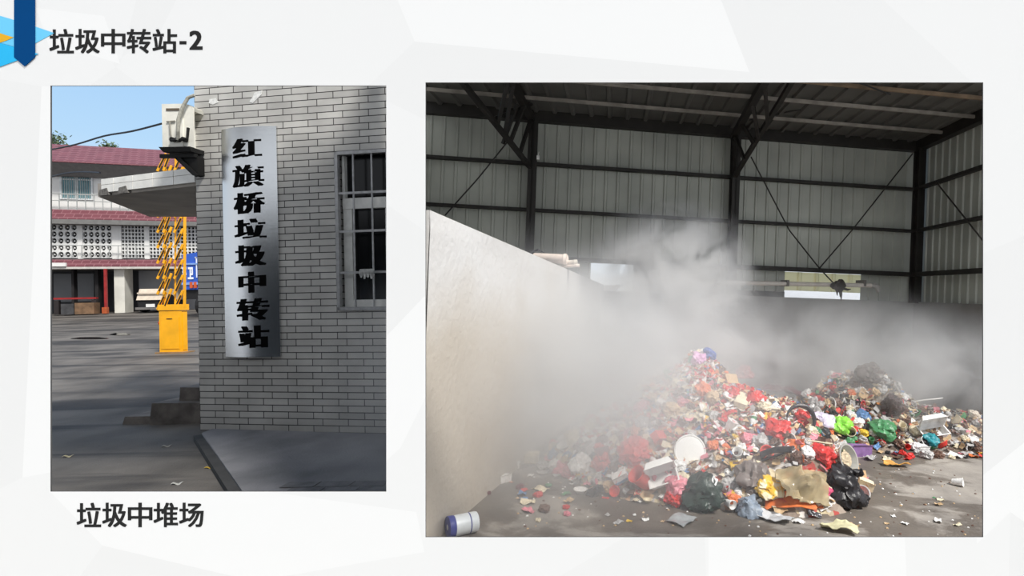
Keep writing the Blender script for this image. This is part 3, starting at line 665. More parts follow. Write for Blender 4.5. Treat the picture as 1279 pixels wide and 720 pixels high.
# shallow puddles in the yard
for (u, v, du, dv_), lab in (((150, 418, 12, 1.6), 'pale shallow puddle in the middle of the yard'), ((112, 423, 22, 1.3), 'thin dark wet streak left of the pale puddle in the yard')):
    b = B(); b.face([b.bm.verts.new(f.ground(u+du*math.cos(a)*(1+.2*math.sin(3*a)), v+dv_*math.sin(a))+V((0, 0, .012))) for a in [2*PI*i/20 for i in range(20)]]); bmesh.ops.solidify(b.bm, geom=b.bm.faces[:], thickness=.006)
    solo('puddle', b, mat('puddle_water', '#2b2c2e', .08, var=0, spec=.6), f, lab, 'puddle')
# litter on the road
for i, (u, v, c, lab) in enumerate(((262, 585, '#b79a3a', 'yellow leaf lying on the road by the kerb'), (85, 571, '#b5ac8c', 'pale scrap on the road at the far left'), (221, 605, '#a9aaa6', 'white paper scrap on the road near the front'), (208, 558, '#9c9a92', 'tiny pale scrap on the road below the steps'))):
    p = f.ground(u, v); b = B(); b.sheet(lambda a, c_: p+V((.07*(a-.5), .045*(c_-.5), .006+.008*math.sin(5*a+3*c_))), 4, 3, .002); solo('litter_scrap', b, mat('scrap_'+c[1:], c, .8), f, lab, 'litter')
# ================================================================== RIGHT OPENING: the rubbish shed
f = SF
steel_b = mat('shed_steel_dark', '#26231f', .6, var=.25, scale=4, bump=.1)
clad = mat('shed_sheet_metal', '#a8aaa0', .5, metal=.1, var=.18, scale=.9, detail=7)
roofm = mat('shed_roof_sheet', '#5f5d58', .6, metal=.2, var=.2, scale=.9)
purl = mat('purlin_galvanised', '#9b948a', .5, metal=.3, var=.2, scale=6)
dbv = V((math.cos(math.radians(8.3)), math.sin(math.radians(8.3)), 0)); dn = V((-dbv.y, dbv.x, 0))
P0 = f.at(900, 370, 9.0); P0.z = 0
def bk(u, v, off=0.0):
    """pixel -> (along, height) on the back wall plane moved OFF metres towards the viewer"""
    p = f.plane(u, v, P0-dn*off, dn)-P0; return p.dot(dbv), p.z
dv = f.ray(768, 383); dd = V((dv.x, 1, 0)).normalized()
K = Frame(0, 0); K.M = f.M @ Matrix.Translation(P0) @ Matrix.Rotation(math.radians(8.3), 4, 'Z')
sC = bk(1145, 260)[0]; cor = P0+dbv*sC
zE = bk(900, 168)[1]; sL = bk(521, 200)[0]+1.2
CT = 1.70                                            # top of the concrete
# floor
def floor_mat():
    m = mat('shed_floor_concrete', '#8e8882', .7, var=0, col2='#a8a199', scale=3, bump=.25, bscale=45, spec=.3, detail=8)
    N = m.node_tree.nodes; L = m.node_tree.links; b = N['Principled BSDF']; old = b.inputs['Base Color'].links[0].from_socket
    tc = N.new('ShaderNodeTexCoord'); mp = N.new('ShaderNodeMapping'); mp.inputs['Scale'].default_value = (.75, 1.3, 1); mp.inputs['Location'].default_value = (3.1, 1.4, 0); L.new(tc.outputs['Object'], mp.inputs['Vector'])
    nz = N.new('ShaderNodeTexNoise'); nz.inputs['Scale'].default_value = .85; nz.inputs['Detail'].default_value = 9; nz.inputs['Roughness'].default_value = .62; nz.inputs['Distortion'].default_value = .4; L.new(mp.outputs['Vector'], nz.inputs['Vector'])
    rp = N.new('ShaderNodeValToRGB'); rp.color_ramp.elements[0].position = .51; rp.color_ramp.elements[1].position = .56; rp.color_ramp.elements[0].color = (.50, .475, .455, 1); rp.color_ramp.elements[1].color = (1, 1, 1, 1); L.new(nz.outputs['Fac'], rp.inputs['Fac'])
    mx = N.new('ShaderNodeMix'); mx.data_type = 'RGBA'; mx.blend_type = 'MULTIPLY'; mx.inputs['Factor'].default_value = 1; L.new(old, mx.inputs['A']); L.new(rp.outputs['Color'], mx.inputs['B']); L.new(mx.outputs['Result'], b.inputs['Base Color'])
    r2 = N.new('ShaderNodeMapRange'); r2.inputs['From Min'].default_value = .51; r2.inputs['From Max'].default_value = .53; r2.inputs['To Min'].default_value = .42; r2.inputs['To Max'].default_value = .8; L.new(nz.outputs['Fac'], r2.inputs['Value']); L.new(r2.outputs[0], b.inputs['Roughness'])
    return m
b = B(); b.prism([(-.95, 2.4, -.1), (-1.5, 3.6, -.1), (-.9, 9.5, -.1), (-.9, 12, -.1), (8, 12, -.1), (8, 2.4, -.1)], (0, 0, .1)); struct('floor_shed', b, floor_mat(), f)
# concrete push walls ------------------------------------------------------
def wall_mat(nm, base, stain, lo, hi):
    m = mat(nm, base, .85, var=0, col2=stain, scale=.9, bump=.35, bscale=18, lo=lo, hi=hi, detail=9); return m
wl0 = f.ground(548, 672); wt0 = f.ray(895, 400); ld = V((wt0.x, 1, 0))
def lw(Y): return wl0+ld*(Y-wl0.y)
ln = V((ld.y, -ld.x, 0)).normalized()
def lz(u, v): return f.plane(u, v, wl0, ln)
tA, tB = lz(531, 260), lz(705, 335)
sl = (tB.z-tA.z)/(tB.y-tA.y)
Yb = 8.9
b = B(); ya = 3.5
p, q = lw(ya), lw(Yb); off = -ln*.12
za = tA.z+sl*(ya-tA.y); zq = tA.z+sl*(Yb-tA.y)
ny, nz_ = 60, 18
b.grid(lambda u, v: (lambda P: P+ln*(.03*(noise.noise(V((P.y*.9, 0, v*2.2)))) *(1 if 0 < v < 1 else 0)))(V((*(p+(q-p)*u).xy, (za+(zq-za)*u)*v))), ny, nz_)
b.hexa([p+off, q+off, q-ln*.04, p-ln*.04, V((*(p+off).xy, za)), V((*(q+off).xy, zq)), V((*(q).xy, zq)), V((*(p).xy, za))])
def leftwall():
    m = wall_mat('push_wall_concrete', '#d2d1d0', '#c8c5c2', .35, .7); N = m.node_tree.nodes; L = m.node_tree.links; bs = N['Principled BSDF']; old = bs.inputs['Base Color'].links[0].from_socket
    tc = N.new('ShaderNodeTexCoord'); nz = N.new('ShaderNodeTexNoise'); nz.inputs['Scale'].default_value = 1.1; nz.inputs['Detail'].default_value = 8; L.new(tc.outputs['Object'], nz.inputs['Vector'])
    sp = N.new('ShaderNodeSeparateXYZ'); L.new(tc.outputs['Object'], sp.inputs[0])
    ad = N.new('ShaderNodeMath'); ad.operation = 'MULTIPLY_ADD'; ad.inputs[1].default_value = 1.2; L.new(nz.outputs['Fac'], ad.inputs[0]); L.new(sp.outputs['Z'], ad.inputs[2])
    rp = N.new('ShaderNodeValToRGB'); rp.color_ramp.elements[0].position = .35; rp.color_ramp.elements[1].position = .9; rp.color_ramp.elements[0].color = (*hexc('#e4d9c8'), 1); rp.color_ramp.elements[1].color = (1, 1, 1, 1)
    mr = N.new('ShaderNodeMapRange'); mr.inputs['From Min'].default_value = 1.3; mr.inputs['From Max'].default_value = 2.5; L.new(ad.outputs[0], mr.inputs['Value']); L.new(mr.outputs[0], rp.inputs['Fac'])
    mx = N.new('ShaderNodeMix'); mx.data_type = 'RGBA'; mx.blend_type = 'MULTIPLY'; mx.inputs['Factor'].default_value = .8; L.new(old, mx.inputs['A']); L.new(rp.outputs['Color'], mx.inputs['B']); L.new(mx.outputs['Result'], bs.inputs['Base Color'])
    return m
struct('wall_left', b, leftwall(), f, o=V((p.x, p.y, 0)))
b = B(); s_l = -4.2
b.grid(lambda u, v: V((s_l+(sC+.3-s_l)*u, .0+.03*noise.noise(V((u*14, 2, v*3)))*(1 if v < 1 else 0), CT*v)), 60, 14); b.box(s_l, sC+.3, .04, .3, 0, CT-.001); b.box(s_l, sC+.3, 0, .3, CT-.06, CT)
cw2 = wall_mat('back_wall_concrete', '#8f8e8b', '#75716c', .35, .68)
struct('wall_back', b, cw2, K, o=V((0, 0, 0)))
# right push wall
rn = V((dd.y, -dd.x, 0))
def rw(d, z, off=0.0): return V((*(cor-dd*d).xy, z))-rn*off
b = B(); b.hexa([rw(-.2, 0), rw(2.6, 0), rw(2.6, 0, -.3), rw(-.2, 0, -.3), rw(-.2, CT), rw(2.6, CT), rw(2.6, CT, -.3), rw(-.2, CT, -.3)])
struct('wall_right', b, cw2, f, o=V((cor.x, cor.y, 0)))
# corrugated cladding ----------------------------------------------------------
def ribs(s0, s1, pitch=.19, d=.022):
    o = []; s = s0
    while s < s1-1e-6:
        for ds, dy in ((0, 0), (pitch*.70, 0), (pitch*.76, d), (pitch*.92, d)):
            if s+ds < s1: o.append((s+ds, dy))
        s += pitch
    o.append((s1, 0)); return o
def sheetmetal(b, P, prof, z0, z1, th=.004):
    """P maps (along, towards the viewer, z) to a point"""
    for (sa_, ya_), (sb_, yb_) in zip(prof, prof[1:]):
        b.hexa([P(sa_, ya_-th, z0), P(sb_, yb_-th, z0), P(sb_, yb_, z0), P(sa_, ya_, z0), P(sa_, ya_-th, z1), P(sb_, yb_-th, z1), P(sb_, yb_, z1), P(sa_, ya_, z1)])
zG4 = bk(1000, 337)[1]; zG3 = bk(1000, 281)[1]; zG2 = bk(1000, 227)[1]
KP = lambda s, t, z: V((s, .10-t, z))
b = B(); sheetmetal(b, KP, ribs(sL-1.2, sC), zG4-.03, zE)
g0, g1 = bk(738, 345)[0], bk(792, 345)[0]; t0, t1 = bk(983, 350)[0], bk(1079, 350)[0]; e0 = bk(862, 345)[0]
sheetmetal(b, KP, ribs(sL-1.2, g0), CT-.05, zG4-.03)
sheetmetal(b, KP, ribs(e0, t0), CT+.09, zG4-.03); sheetmetal(b, KP, ribs(t1, sC), CT-.05, zG4-.03); sheetmetal(b, KP, ribs(g1, e0), CT+.02, zG4-.03)
struct('wall_cladding_back', b, clad, K, o=V((0, 0, 0)))
b = B(); b.box(e0-.2, t0, .085, .1, CT, CT+.09); struct('trim_dark_gap', b, steel_b, K)  # dark strip filling the gap under the cladding
# cream translucent panel hung in the gap, bright slot below
b = B()
zpb = CT+.115
for (sa_, ya_), (sb_, yb_) in zip(ribs(t0, t1, .3, .03), ribs(t0, t1, .3, .03)[1:]): b.hexa([KP(sa_, ya_-.004, zpb), KP(sb_, yb_-.004, zpb), KP(sb_, yb_, zpb), KP(sa_, ya_, zpb), KP(sa_, ya_-.004, zG4-.04), KP(sb_, yb_-.004, zG4-.04), KP(sb_, yb_, zG4-.04), KP(sa_, ya_, zG4-.04)])
tm = mat('translucent_cream_sheet', '#e9e3c2', .5, var=0); 
tn = tm.node_tree; tr_ = tn.nodes.new('ShaderNodeBsdfTranslucent'); tr_.inputs['Color'].default_value = (.9, .86, .66, 1); ms = tn.nodes.new('ShaderNodeMixShader'); ms.inputs[0].default_value = .7
tn.links.new(tn.nodes['Principled BSDF'].outputs[0], ms.inputs[1]); tn.links.new(tr_.outputs[0], ms.inputs[2]); tn.links.new(ms.outputs[0], tn.nodes['Material Output'].inputs['Surface'])
ps = solo('translucent_sheet', b, tm, K, 'cream translucent sheet lit from behind above the back wall', 'wall sheet')
# right wall cladding
RP = lambda s, t, z: rw(s, z, t)
b = B(); sheetmetal(b, lambda s, t, z: rw(s, z, t-.1), ribs(0, 2.5, .19), CT-.03, zE+.05); struct('wall_cladding_right', b, clad, f, o=V((cor.x, cor.y, 0)))
# frame: columns, girts, eave beams
def kcol(nm, u, w, d=.16, z0=CT-.02):
    s = bk(u, 260)[0]; b = B(); b.box(s-w/2, s-w/2+.0+w, -d, -d+.012, z0, zE); b.box(s-w/2, s+w/2, -.012, 0, z0, zE); b.box(s-.012, s+.012, -d, 0, z0, zE)
    struct(nm, b, steel_b, K); return s
c1 = kcol('column_back', 663.5, .125); c2 = kcol('column_back', 914.5, .125); c3 = kcol('column_corner', 1143, .125)
for z, h in ((zG2, .045), (zG3, .045), (zG4, .07)):
    b = B(); b.box(sL-1.2, sC, -.03, .08, z-h/2, z+h/2); struct('beam_girt', b, steel_b, K)
    b = B(); b.bar(rw(0, z, .02), rw(2.5, z, .02), .1, h); struct('beam_girt', b, steel_b, f)
b = B(); b.box(sL-1.2, sC+.05, -.06, .08, zE-.03, zE+.14); struct('beam_eave', b, steel_b, K)
b = B(); b.bar(rw(0, zE+.055, .02), rw(2.5, zE+.055, .02), .12, .17); struct('beam_eave', b, steel_b, f)
# roof of ribbed sheets on purlins, running forward
ZR = zE+.06; R1 = 3.15
def rf(s, d, z): return P0+dbv*s-dd*d+V((0, 0, z))
def dmax(s):                                    # the roof's left verge runs in line with the added sun-blocking wall
    p = rf(s, 0, 0); return min(R1, max(0, (p.x+.402*p.y)/(dd.x+.402*dd.y)))
def smin(d):
    p = rf(0, d, 0); return -(p.x+.402*p.y)/(dbv.x+.402*dbv.y)
b = B(); prof = [q for q in ribs(sL-1.4, sC+.25, .28, .035) if dmax(q[0]) > .05]
for (sa_, ya_), (sb_, yb_) in zip(prof, prof[1:]):
    b.hexa([rf(sa_, 0, ZR+.07-ya_), rf(sb_, 0, ZR+.07-yb_), rf(sb_, dmax(sb_), ZR+.07-yb_), rf(sa_, dmax(sa_), ZR+.07-ya_), rf(sa_, 0, ZR+.075-ya_), rf(sb_, 0, ZR+.075-yb_), rf(sb_, dmax(sb_), ZR+.075-yb_), rf(sa_, dmax(sa_), ZR+.075-ya_)])
struct('roof_shed', b, roofm, f, o=V((P0.x, P0.y, ZR)))
for k, d in enumerate((.8, 1.58, 2.25, 2.85)):
    b = B(); b.bar(rf(smin(d), d, ZR+.005), rf(sC+.02+.0*d, d, ZR+.005), .035, .045); struct('beam_purlin', b, purl if k < 2 else mat('purlin_rusty', '#7d6a55', .7, var=.3, scale=5), f)
# trusses from the columns towards the open front
def truss(s, low_pts, up_pts, Y0, web, nm='beam_truss'):
    b = B()
    def w3(p): return f.at(*p)
    L_ = [w3(p) for p in low_pts]; U_ = [w3(p) for p in up_pts]
    for a_, c_ in zip(L_, L_[1:]): b.bar(a_, c_, .06)
    for a_, c_ in zip(U_, U_[1:]): b.bar(a_, c_, .09)
    for i, j in web: 
        b.bar(L_[0].lerp(L_[-1], i), U_[0].lerp(U_[-1], j), .045)
    struct(nm, b, steel_b, f)
Yc = lambda s: (P0+dbv*s).y
y1 = Yc(c1)-.15; y2 = Yc(c2)-.15
truss(c1, [(662, 209, y1), (632, 171, y1-.75), (600, 131, y1-1.35), (574, 98, y1-1.75)], [(664, 148, y1), (650, 122, y1-.8), (634, 90, y1-1.75)], y1, [(.02, .0), (.18, .02), (.33, .35), (.42, .8), (.52, .95)])
truss(c2, [(918, 220, y2), (948, 170, y2-.95), (976, 124, y2-1.8), (996, 90, y2-2.45)], [(916, 171, y2), (934, 139, y2-1.2), (958, 96, y2-2.45)], y2, [(.02, .0), (.2, .05), (.38, .3), (.45, .65), (.6, .95)])
b = B(); b.bar(f.at(612, 150, y1-1.1), f.at(664, 130, y1-.3), .04); b.bar(f.at(628, 180, y1-.6), f.at(646, 130, y1-.7), .04); struct('beam_brace', b, steel_b, f)
# bracing rods
def rod(nm, pts, lab, r=.011, off=.12, K_=K):
    b = B(); b.tube([(bk(u, v, off)[0], -off, bk(u, v, off)[1]) for u, v in pts], r, 6); solo(nm, b, steel_b, K, lab, 'bracing rod')
rod('bracing_rod', [(646, 162), (598, 222), (556, 269)], 'thin bracing rod slanting down to the left of the first column')
rod('bracing_rod', [(938, 196), (986, 288), (1024, 336), (1043, 356)], 'thin bracing rod slanting down to the right from the middle column')
rod('bracing_rod', [(1140, 192), (1064, 288), (1022, 337)], 'thin bracing rod slanting down to the left from the corner column')
b = B(); b.tube([f.at(1168, 226, 8.3), f.at(1232, 306, 7.3)], .011, 6); solo('bracing_rod', b, steel_b, f, 'thin bracing rod crossing the right hand metal wall', 'bracing rod')
for pts, lab in (([(936, 150, 8.4), (1090, 118, 7.6), (1190, 100, 7.1)], 'thin rod under the roof sloping up to the right'), ([(1010, 80, 6.3), (1112, 118, 7.0), (1300, 190, 7.4)], 'thin rod under the roof near its right end')):
    b = B(); b.tube([f.at(*p) for p in pts[:2]]+([f.at(*pts[2])] if lab.endswith('right') else []), .01, 6); solo('bracing_rod', b, steel_b, f, lab, 'bracing rod')
# pipes on top of the push walls ------------------------------------------------
pc = mat('pipe_cream_plastic', '#d3cabf', .45, var=.08, scale=8); pk_ = mat('pipe_pinkish', '#e6d6cb', .45, var=.08, scale=8)
pi = thing('wall_pipe', V((bk(960, 352, .2)[0], -.2, CT)), K, 'long cream pipe running along the top of the back wall', 'pipe')
b = B(); a_ = bk(800, 351, .2); c_ = bk(1092, 357, .2); b.tube([(a_[0], -.2, a_[1]), (c_[0], -.2, c_[1])], .036, 10); part('pipe', b, pc, pi, smooth=True)
for u in (893, 983, 1079):
    s, z = bk(u, 354, .2); b = B(); b.box(s-.02, s+.02, -.245, .02, z-.05, z+.05); part('clamp', b, mat('clamp_grey', '#6a655f', .7), pi)
b = B(); s, z = bk(1088, 357, .2); b.tube([(s, -.2, z), (s+.10, -.2, z-.01), (s+.14, -.2, z-.09)], .043, 10); part('elbow', b, mat('elbow_grey', '#a8a49e', .5), pi, smooth=True)
Yp = 6.9
for pts, r, m_, lab in (([(668, 322, Yp), (707, 324, Yp-.2)], .058, pk_, 'uppermost pinkish cream pipe end jutting over the left concrete wall'), ([(680, 329, Yp), (720, 328, Yp-.2)], .03, pc, 'cream pipe below the topmost one over the left concrete wall'), ([(684, 334, Yp), (723, 332, Yp-.25)], .018, pk_, 'thinnest cream pipe lowest of those over the left concrete wall')):
    b = B(); b.tube([f.at(*p) for p in pts], r, 12); b.tube([f.at(pts[1][0]-3, pts[1][1], pts[1][2]), f.at(pts[1][0]+1, pts[1][1], pts[1][2])], r*1.15, 12); solo('pipe_length', b, m_, f, lab, 'pipe', smooth=True)
b = B(); b.tube([f.at(660, 318, Yp), f.at(672, 312, Yp), f.at(680, 316, Yp), f.at(668, 320, Yp), f.at(690, 332, Yp-.1), f.at(708, 340, Yp-.1), f.at(708, 346, Yp-.1)], .014, 6); solo('loose_cable', b, cab, f, 'tangle of black cable over the pipe ends on the left concrete wall', 'cable', smooth=True)
b = B(); b.hexa([f.at(672, 336, Yp-.05), f.at(681, 336, Yp-.05), f.at(681, 336, Yp+.05), f.at(672, 336, Yp+.05), f.at(672, 325, Yp-.05), f.at(681, 327, Yp-.05), f.at(681, 327, Yp+.05), f.at(672, 325, Yp+.05)]); solo('pipe_bracket', b, mat('bracket_tan', '#b9a58c', .8, var=.2), f, 'tan bracket block under the pipe ends on the left concrete wall', 'bracket')
# dark bundle of rags caught on the pipe
rr = random.Random(11); s, z = bk(1048, 357, .3)
b = B(); bmesh.ops.create_icosphere(b.bm, subdivisions=3, radius=.11, matrix=Matrix.Translation((s, -.3, z)) @ Matrix.Diagonal((1, .7, .8, 1)))
for v in b.bm.verts:
    n_ = noise.fractal(v.co*9, .6, 2, 4); v.co += (v.co-V((s, -.3, z)))*(.55*n_)
for dx, l in ((-.05, .16), (.02, .24), (.0, .18)): b.tube([(s+dx, -.3, z-.04), (s+dx+.01, -.32, z-l*.6), (s+dx+.02, -.31, z-l)], [.03, .018, .006], 6)
b.tube([(s+.06, -.3, z-.04), (s+.14, -.31, z-.06), (s+.2, -.3, z-.05)], [.025, .02, .008], 6)
solo('rag_bundle', b, mat('rag_dark', '#3a342e', .95, var=.4, scale=18, bump=.4), K, 'dark ragged bundle caught on the pipe in front of the translucent sheet', 'rag bundle', smooth=True)
# little white fitting on the first column
b = B(); q = bk(672, 197, .2); b.box(q[0]-.02, q[0]+.02, -.22, -.16, q[1]-.03, q[1]+.03); b.tube([(q[0], -.19, q[1]+.03), (q[0]+.01, -.19, q[1]+.09)], .006, 6); solo('wall_fitting', b, mat('fitting_white', '#e6e4de', .4), K, 'tiny white fitting on the side of the first column', 'fitting')
# ================================================================== RUBBISH
f = SF
def bump(x, y, cx, cy, rxl, rxr, ryf, ryb, h, p=1.15):
    rx = rxl if x < cx else rxr; ry = ryf if y < cy else ryb
    r = math.hypot((x-cx)/rx, (y-cy)/ry)
    return h*max(0, 1-r**p)
def heap_main(x, y):
    z = max(bump(x, y, .62, 5.85, 1.55, 1.5, 1.45, 1.3, 1.0), bump(x, y, 1.25, 5.45, 1.0, .95, 1.15, .9, .72, 1.5))
    return z*(1+.16*noise.noise(V((x*2.3, y*2.3, 4))))+(.07*noise.noise(V((x*5, y*5, 1))) if z > .03 else 0)
def heap_far(x, y):
    z = max(bump(x, y, 3.0, 7.4, 1.35, 1.0, .85, .9, .80, 1.3), bump(x, y, 3.7, 7.3, 1.0, 1.5, .95, .8, .34, 1.5), bump(x, y, 2.3, 6.7, .8, 1.2, .5, .6, .30, 1.4))
    return z*(1+.2*noise.noise(V((x*2.3, y*2.3, 9))))+(.05*noise.noise(V((x*5, y*5, 7))) if z > .03 else 0)
def ground_z(x, y): return max(0.0, heap_main(x, y), heap_far(x, y))
def hit(u, v):
    """where the line of sight meets heap or floor, in the shed's own space"""
    d = f.ray(u, v); o = V((0, 0, H)); Y = 3.0
    while Y < 8.8:
        p = o+d*Y
        if p.z <= ground_z(p.x, p.y): return V((p.x, p.y, ground_z(p.x, p.y)))
        Y += .01
    return o+d*8.6
def mound(nm, fn, x0, x1, y0, y1, m, lab, nx=80, ny=70):
    b = B(); b.grid(lambda u, v: (lambda x, y: V((x, y, max(fn(x, y)-.03, -.06)+(.05*noise.noise(V((x*11, y*11, 3))) if fn(x, y) > .02 else 0))))(x0+(x1-x0)*u, y0+(y1-y0)*v), nx, ny)
    dele = [q for q in b.bm.faces if max(v.co.z for v in q.verts) < -.02]; bmesh.ops.delete(b.bm, geom=dele, context='FACES')
    solo(nm, b, m, f, lab, 'rubbish', kind='stuff', smooth=True)
def mound_mat(nm, cols, sc):
    m = bpy.data.materials.new(nm); m.use_nodes = True; N = m.node_tree.nodes; L = m.node_tree.links; p = N['Principled BSDF']
    tc = N.new('ShaderNodeTexCoord'); nz = N.new('ShaderNodeTexNoise'); nz.inputs['Scale'].default_value = 7; nz.inputs['Detail'].default_value = 3; L.new(tc.outputs['Object'], nz.inputs['Vector'])
    mv = N.new('ShaderNodeMix'); mv.data_type = 'VECTOR'; mv.inputs['Factor'].default_value = .12; L.new(tc.outputs['Object'], mv.inputs[4]); L.new(nz.outputs['Color'], mv.inputs[5])
    vo = N.new('ShaderNodeTexVoronoi'); vo.inputs['Scale'].default_value = sc; L.new(mv.outputs[1], vo.inputs['Vector'])
    sp = N.new('ShaderNodeSeparateColor'); L.new(vo.outputs['Color'], sp.inputs[0])
    rp = N.new('ShaderNodeValToRGB'); rp.color_ramp.interpolation = 'CONSTANT'; cr = rp.color_ramp
    while len(cr.elements) < len(cols): cr.elements.new(.5)
    for i, c in enumerate(cols): cr.elements[i].position = i/len(cols); cr.elements[i].color = (*hexc(c), 1)
    L.new(sp.outputs[0], rp.inputs['Fac']); L.new(rp.outputs['Color'], p.inputs['Base Color']); p.inputs['Roughness'].default_value = .7
    bb = N.new('ShaderNodeBump'); bb.inputs['Strength'].default_value = .9; bb.inputs['Distance'].default_value = .03; L.new(vo.outputs['Distance'], bb.inputs['Height']); L.new(bb.outputs['Normal'], p.inputs['Normal'])
    return m
mound('rubbish_mass', heap_main, -1.2, 2.4, 4.1, 7.4, mound_mat('mixed_waste', ['#a29386', '#8a7668', '#c9bfb2', '#b8a58c', '#6f6058', '#b4564c', '#d8d2cc', '#97877a', '#c9a07c', '#a8443c', '#8d8a86', '#d9c9a8'], 15), 'matted mass of small mixed rubbish under the main heap')
mound('rubbish_mass', heap_far, 1.3, 5.5, 6.0, 8.5, mound_mat('far_mixed_waste', ['#7d7066', '#6a5c52', '#948a80', '#84756a', '#57493f', '#9c958e', '#8b7c6c', '#a8a099'], 17), 'matted brown mass of rubbish under the far right heap')

rg = random.Random(21)
# -------- shapes, each built once at the origin
def m_bag(seed, flatness=.75):
    r = random.Random(seed); b = B(); bmesh.ops.create_icosphere(b.bm, subdivisions=4, radius=1)
    off = V((r.uniform(0, 50), r.uniform(0, 50), r.uniform(0, 50)))
    for v in b.bm.verts:
        c = v.co.copy(); k = 1+.45*(noise.noise(c*1.3+off))-.42*abs(noise.noise(c*2.4+off))+.10-.22*abs(noise.noise(c*5.5+off))+.06*noise.noise(c*11+off)
        v.co = c*k*.5; v.co.z *= flatness
        if v.co.z < -.22: v.co.z = -.22+(v.co.z+.22)*.2
    for v in b.bm.verts: v.co.z += .2
    return b
def m_tied(seed):
    b = m_bag(seed)
    for v in b.bm.verts:
        t = max(0, (v.co.z-.3)/.3); v.co.x *= 1-.6*min(1, t); v.co.y *= 1-.6*min(1, t)
    b.tube([(0, 0, .42), (.01, 0, .52), (.0, .02, .56), (.08, .03, .68), (.16, .0, .66)], [.14, .05, .05, .10, .02], 8)
    b.tube([(0, 0, .54), (-.06, .05, .66), (-.14, .08, .64)], [.05, .08, .02], 8); return b
def m_wrap(seed, a=1.0, c=.7, amp=.22, n=9):
    r = random.Random(seed); b = B(); off = V((r.uniform(0, 50), r.uniform(0, 50), r.uniform(0, 50)))
    cur = r.uniform(-.5, .5)
    def fn(u, v):
        x, y = (u-.5)*a*(1+.15*noise.noise(V((v*3, seed, 0)))), (v-.5)*c*(1+.25*noise.noise(V((u*3, seed, 5))))
        z = amp*noise.noise(V((x*2.2, y*2.2, 0))+off)+.6*amp*abs(noise.noise(V((x*5, y*5, 2))+off))+cur*x*x+.1
        return V((x+.06*noise.noise(V((x*4, y*4, 9))+off), y, z))
    b.sheet(fn, n, n-2, .018); return b
def m_carton(seed, d=(1, .7, .5), flap=True):
    r = random.Random(seed); b = B(); x, y, z = (q/2 for q in d)
    t = .03
    b.box(-x, x, -y, y, 0, t)
    b.box(-x, x, -y, -y+t, t, 2*z); b.box(-x, x, y-t, y, t, 2*z); b.box(-x, -x+t, -y+t, y-t, t, 2*z); b.box(x-t, x, -y+t, y-t, t, 2*z)
    if flap:
        b.hexa([(-x, -y, 2*z), (x, -y, 2*z), (x, -y+t, 2*z), (-x, -y+t, 2*z), (-x, -y-.3*z, 2*z+.5*z), (x, -y-.3*z, 2*z+.5*z), (x, -y-.3*z+t, 2*z+.5*z), (-x, -y-.3*z+t, 2*z+.5*z)])
        b.hexa([(-x, -y+t, 2*z-t), (x, -y+t, 2*z-t), (x, y, 2*z-t), (-x, y, 2*z-t), (-x, -y+t, 2*z), (x, -y+t, 2*z), (x, y, 2*z), (-x, y, 2*z)])
    for v in b.bm.verts: v.co += V((noise.noise(v.co*1.5+V((seed, 0, 0))), noise.noise(v.co*1.5+V((0, seed, 0))), 0))*.09
    return b
def m_cup(seed):
    b = B(); b.lathe([(.26, 0), (.27, .02), (.38, .88), (.42, .9), (.42, .94), (.39, .95), (.36, .9), (.25, .05)], 18); return b
def m_bowl(seed):
    b = B(); b.lathe([(.28, 0), (.31, .02), (.47, .25), (.52, .27), (.52, .30), (.46, .30), (.29, .05)], 22); return b
def m_lid(seed):
    b = B(); b.lathe([(.40, 0), (.47, .02), (.50, .06), (.50, .10), (.47, .12), (.44, .09), (.40, .10), (.2, .115)], 32); return b
def m_tray(seed):
    b = B()
    def pan(flip, dz):
        pts = []
        for k, (s, z) in enumerate(((.80, 0), (1.0, .22), (1.08, .23), (1.08, .25), (.98, .25), (.78, .03))):
            pts.append([b.bm.verts.new((x*s*.5, y*s*.36, (z if not flip else -z)+dz)) for x, y in ((-1, -1), (1, -1), (1, 1), (-1, 1))])
        for p, q in zip(pts, pts[1:]):
            for k in range(4): b.face([p[k], p[(k+1) % 4], q[(k+1) % 4], q[k]])
        b.face(pts[0]); b.face(pts[-1])
    pan(False, 0); b.mi = 0
    n0 = len(b.bm.verts); pan(False, 0); b.bm.verts.ensure_lookup_table()
    M = Matrix.Translation((0, .40, .24)) @ Matrix.Rotation(1.9, 4, 'X') @ Matrix.Translation((0, .40, 0))
    for v in b.bm.verts[n0:]: v.co = M @ v.co
    return b
BOT = [(.10, 0), (.16, .02), (.17, .06), (.17, .20), (.155, .23), (.17, .26), (.17, .62), (.14, .74), (.07, .86), (.055, .90), (.055, .94)]
def lie(b, lz_=.17):
    M = Matrix.Translation((-.5, 0, lz_)) @ Matrix.Rotation(PI/2, 4, 'Y')
    for v in b.bm.verts: v.co = M @ v.co
    return b
def m_bottle(seed): b = B(); b.lathe(BOT, 16); return lie(b)
def m_bcap(seed): b = B(); b.lathe([(.066, .91), (.068, .92), (.068, .99), (.06, 1.0)], 14); return lie(b)
def m_blabel(seed): b = B(); b.lathe([(.173, .30), (.174, .31), (.174, .52), (.173, .53)], 16, cap0=False, cap1=False); return lie(b)
def m_cloth(seed):
    r = random.Random(seed); b = B(); off = V((r.uniform(0, 50), 3, 1))
    b.sheet(lambda u, v: V(((u-.5)*1.2, (v-.5)*.8*(1-.3*math.sin(u*PI)), .10+.16*math.sin(u*7+off.x)*noise.noise(V((u*2, v*4, 0))+off)+.16*abs(noise.noise(V((u*5, v*2, 5))+off))-.25*(u-.5)**2)), 16, 10, .04); return b
def m_can(seed): b = B(); b.lathe([(.30, 0), (.345, .02), (.35, .05), (.35, .93), (.34, .97), (.33, 1.0), (.315, 1.0), (.31, .975), (.05, .975)], 24); return lie(b, .35)
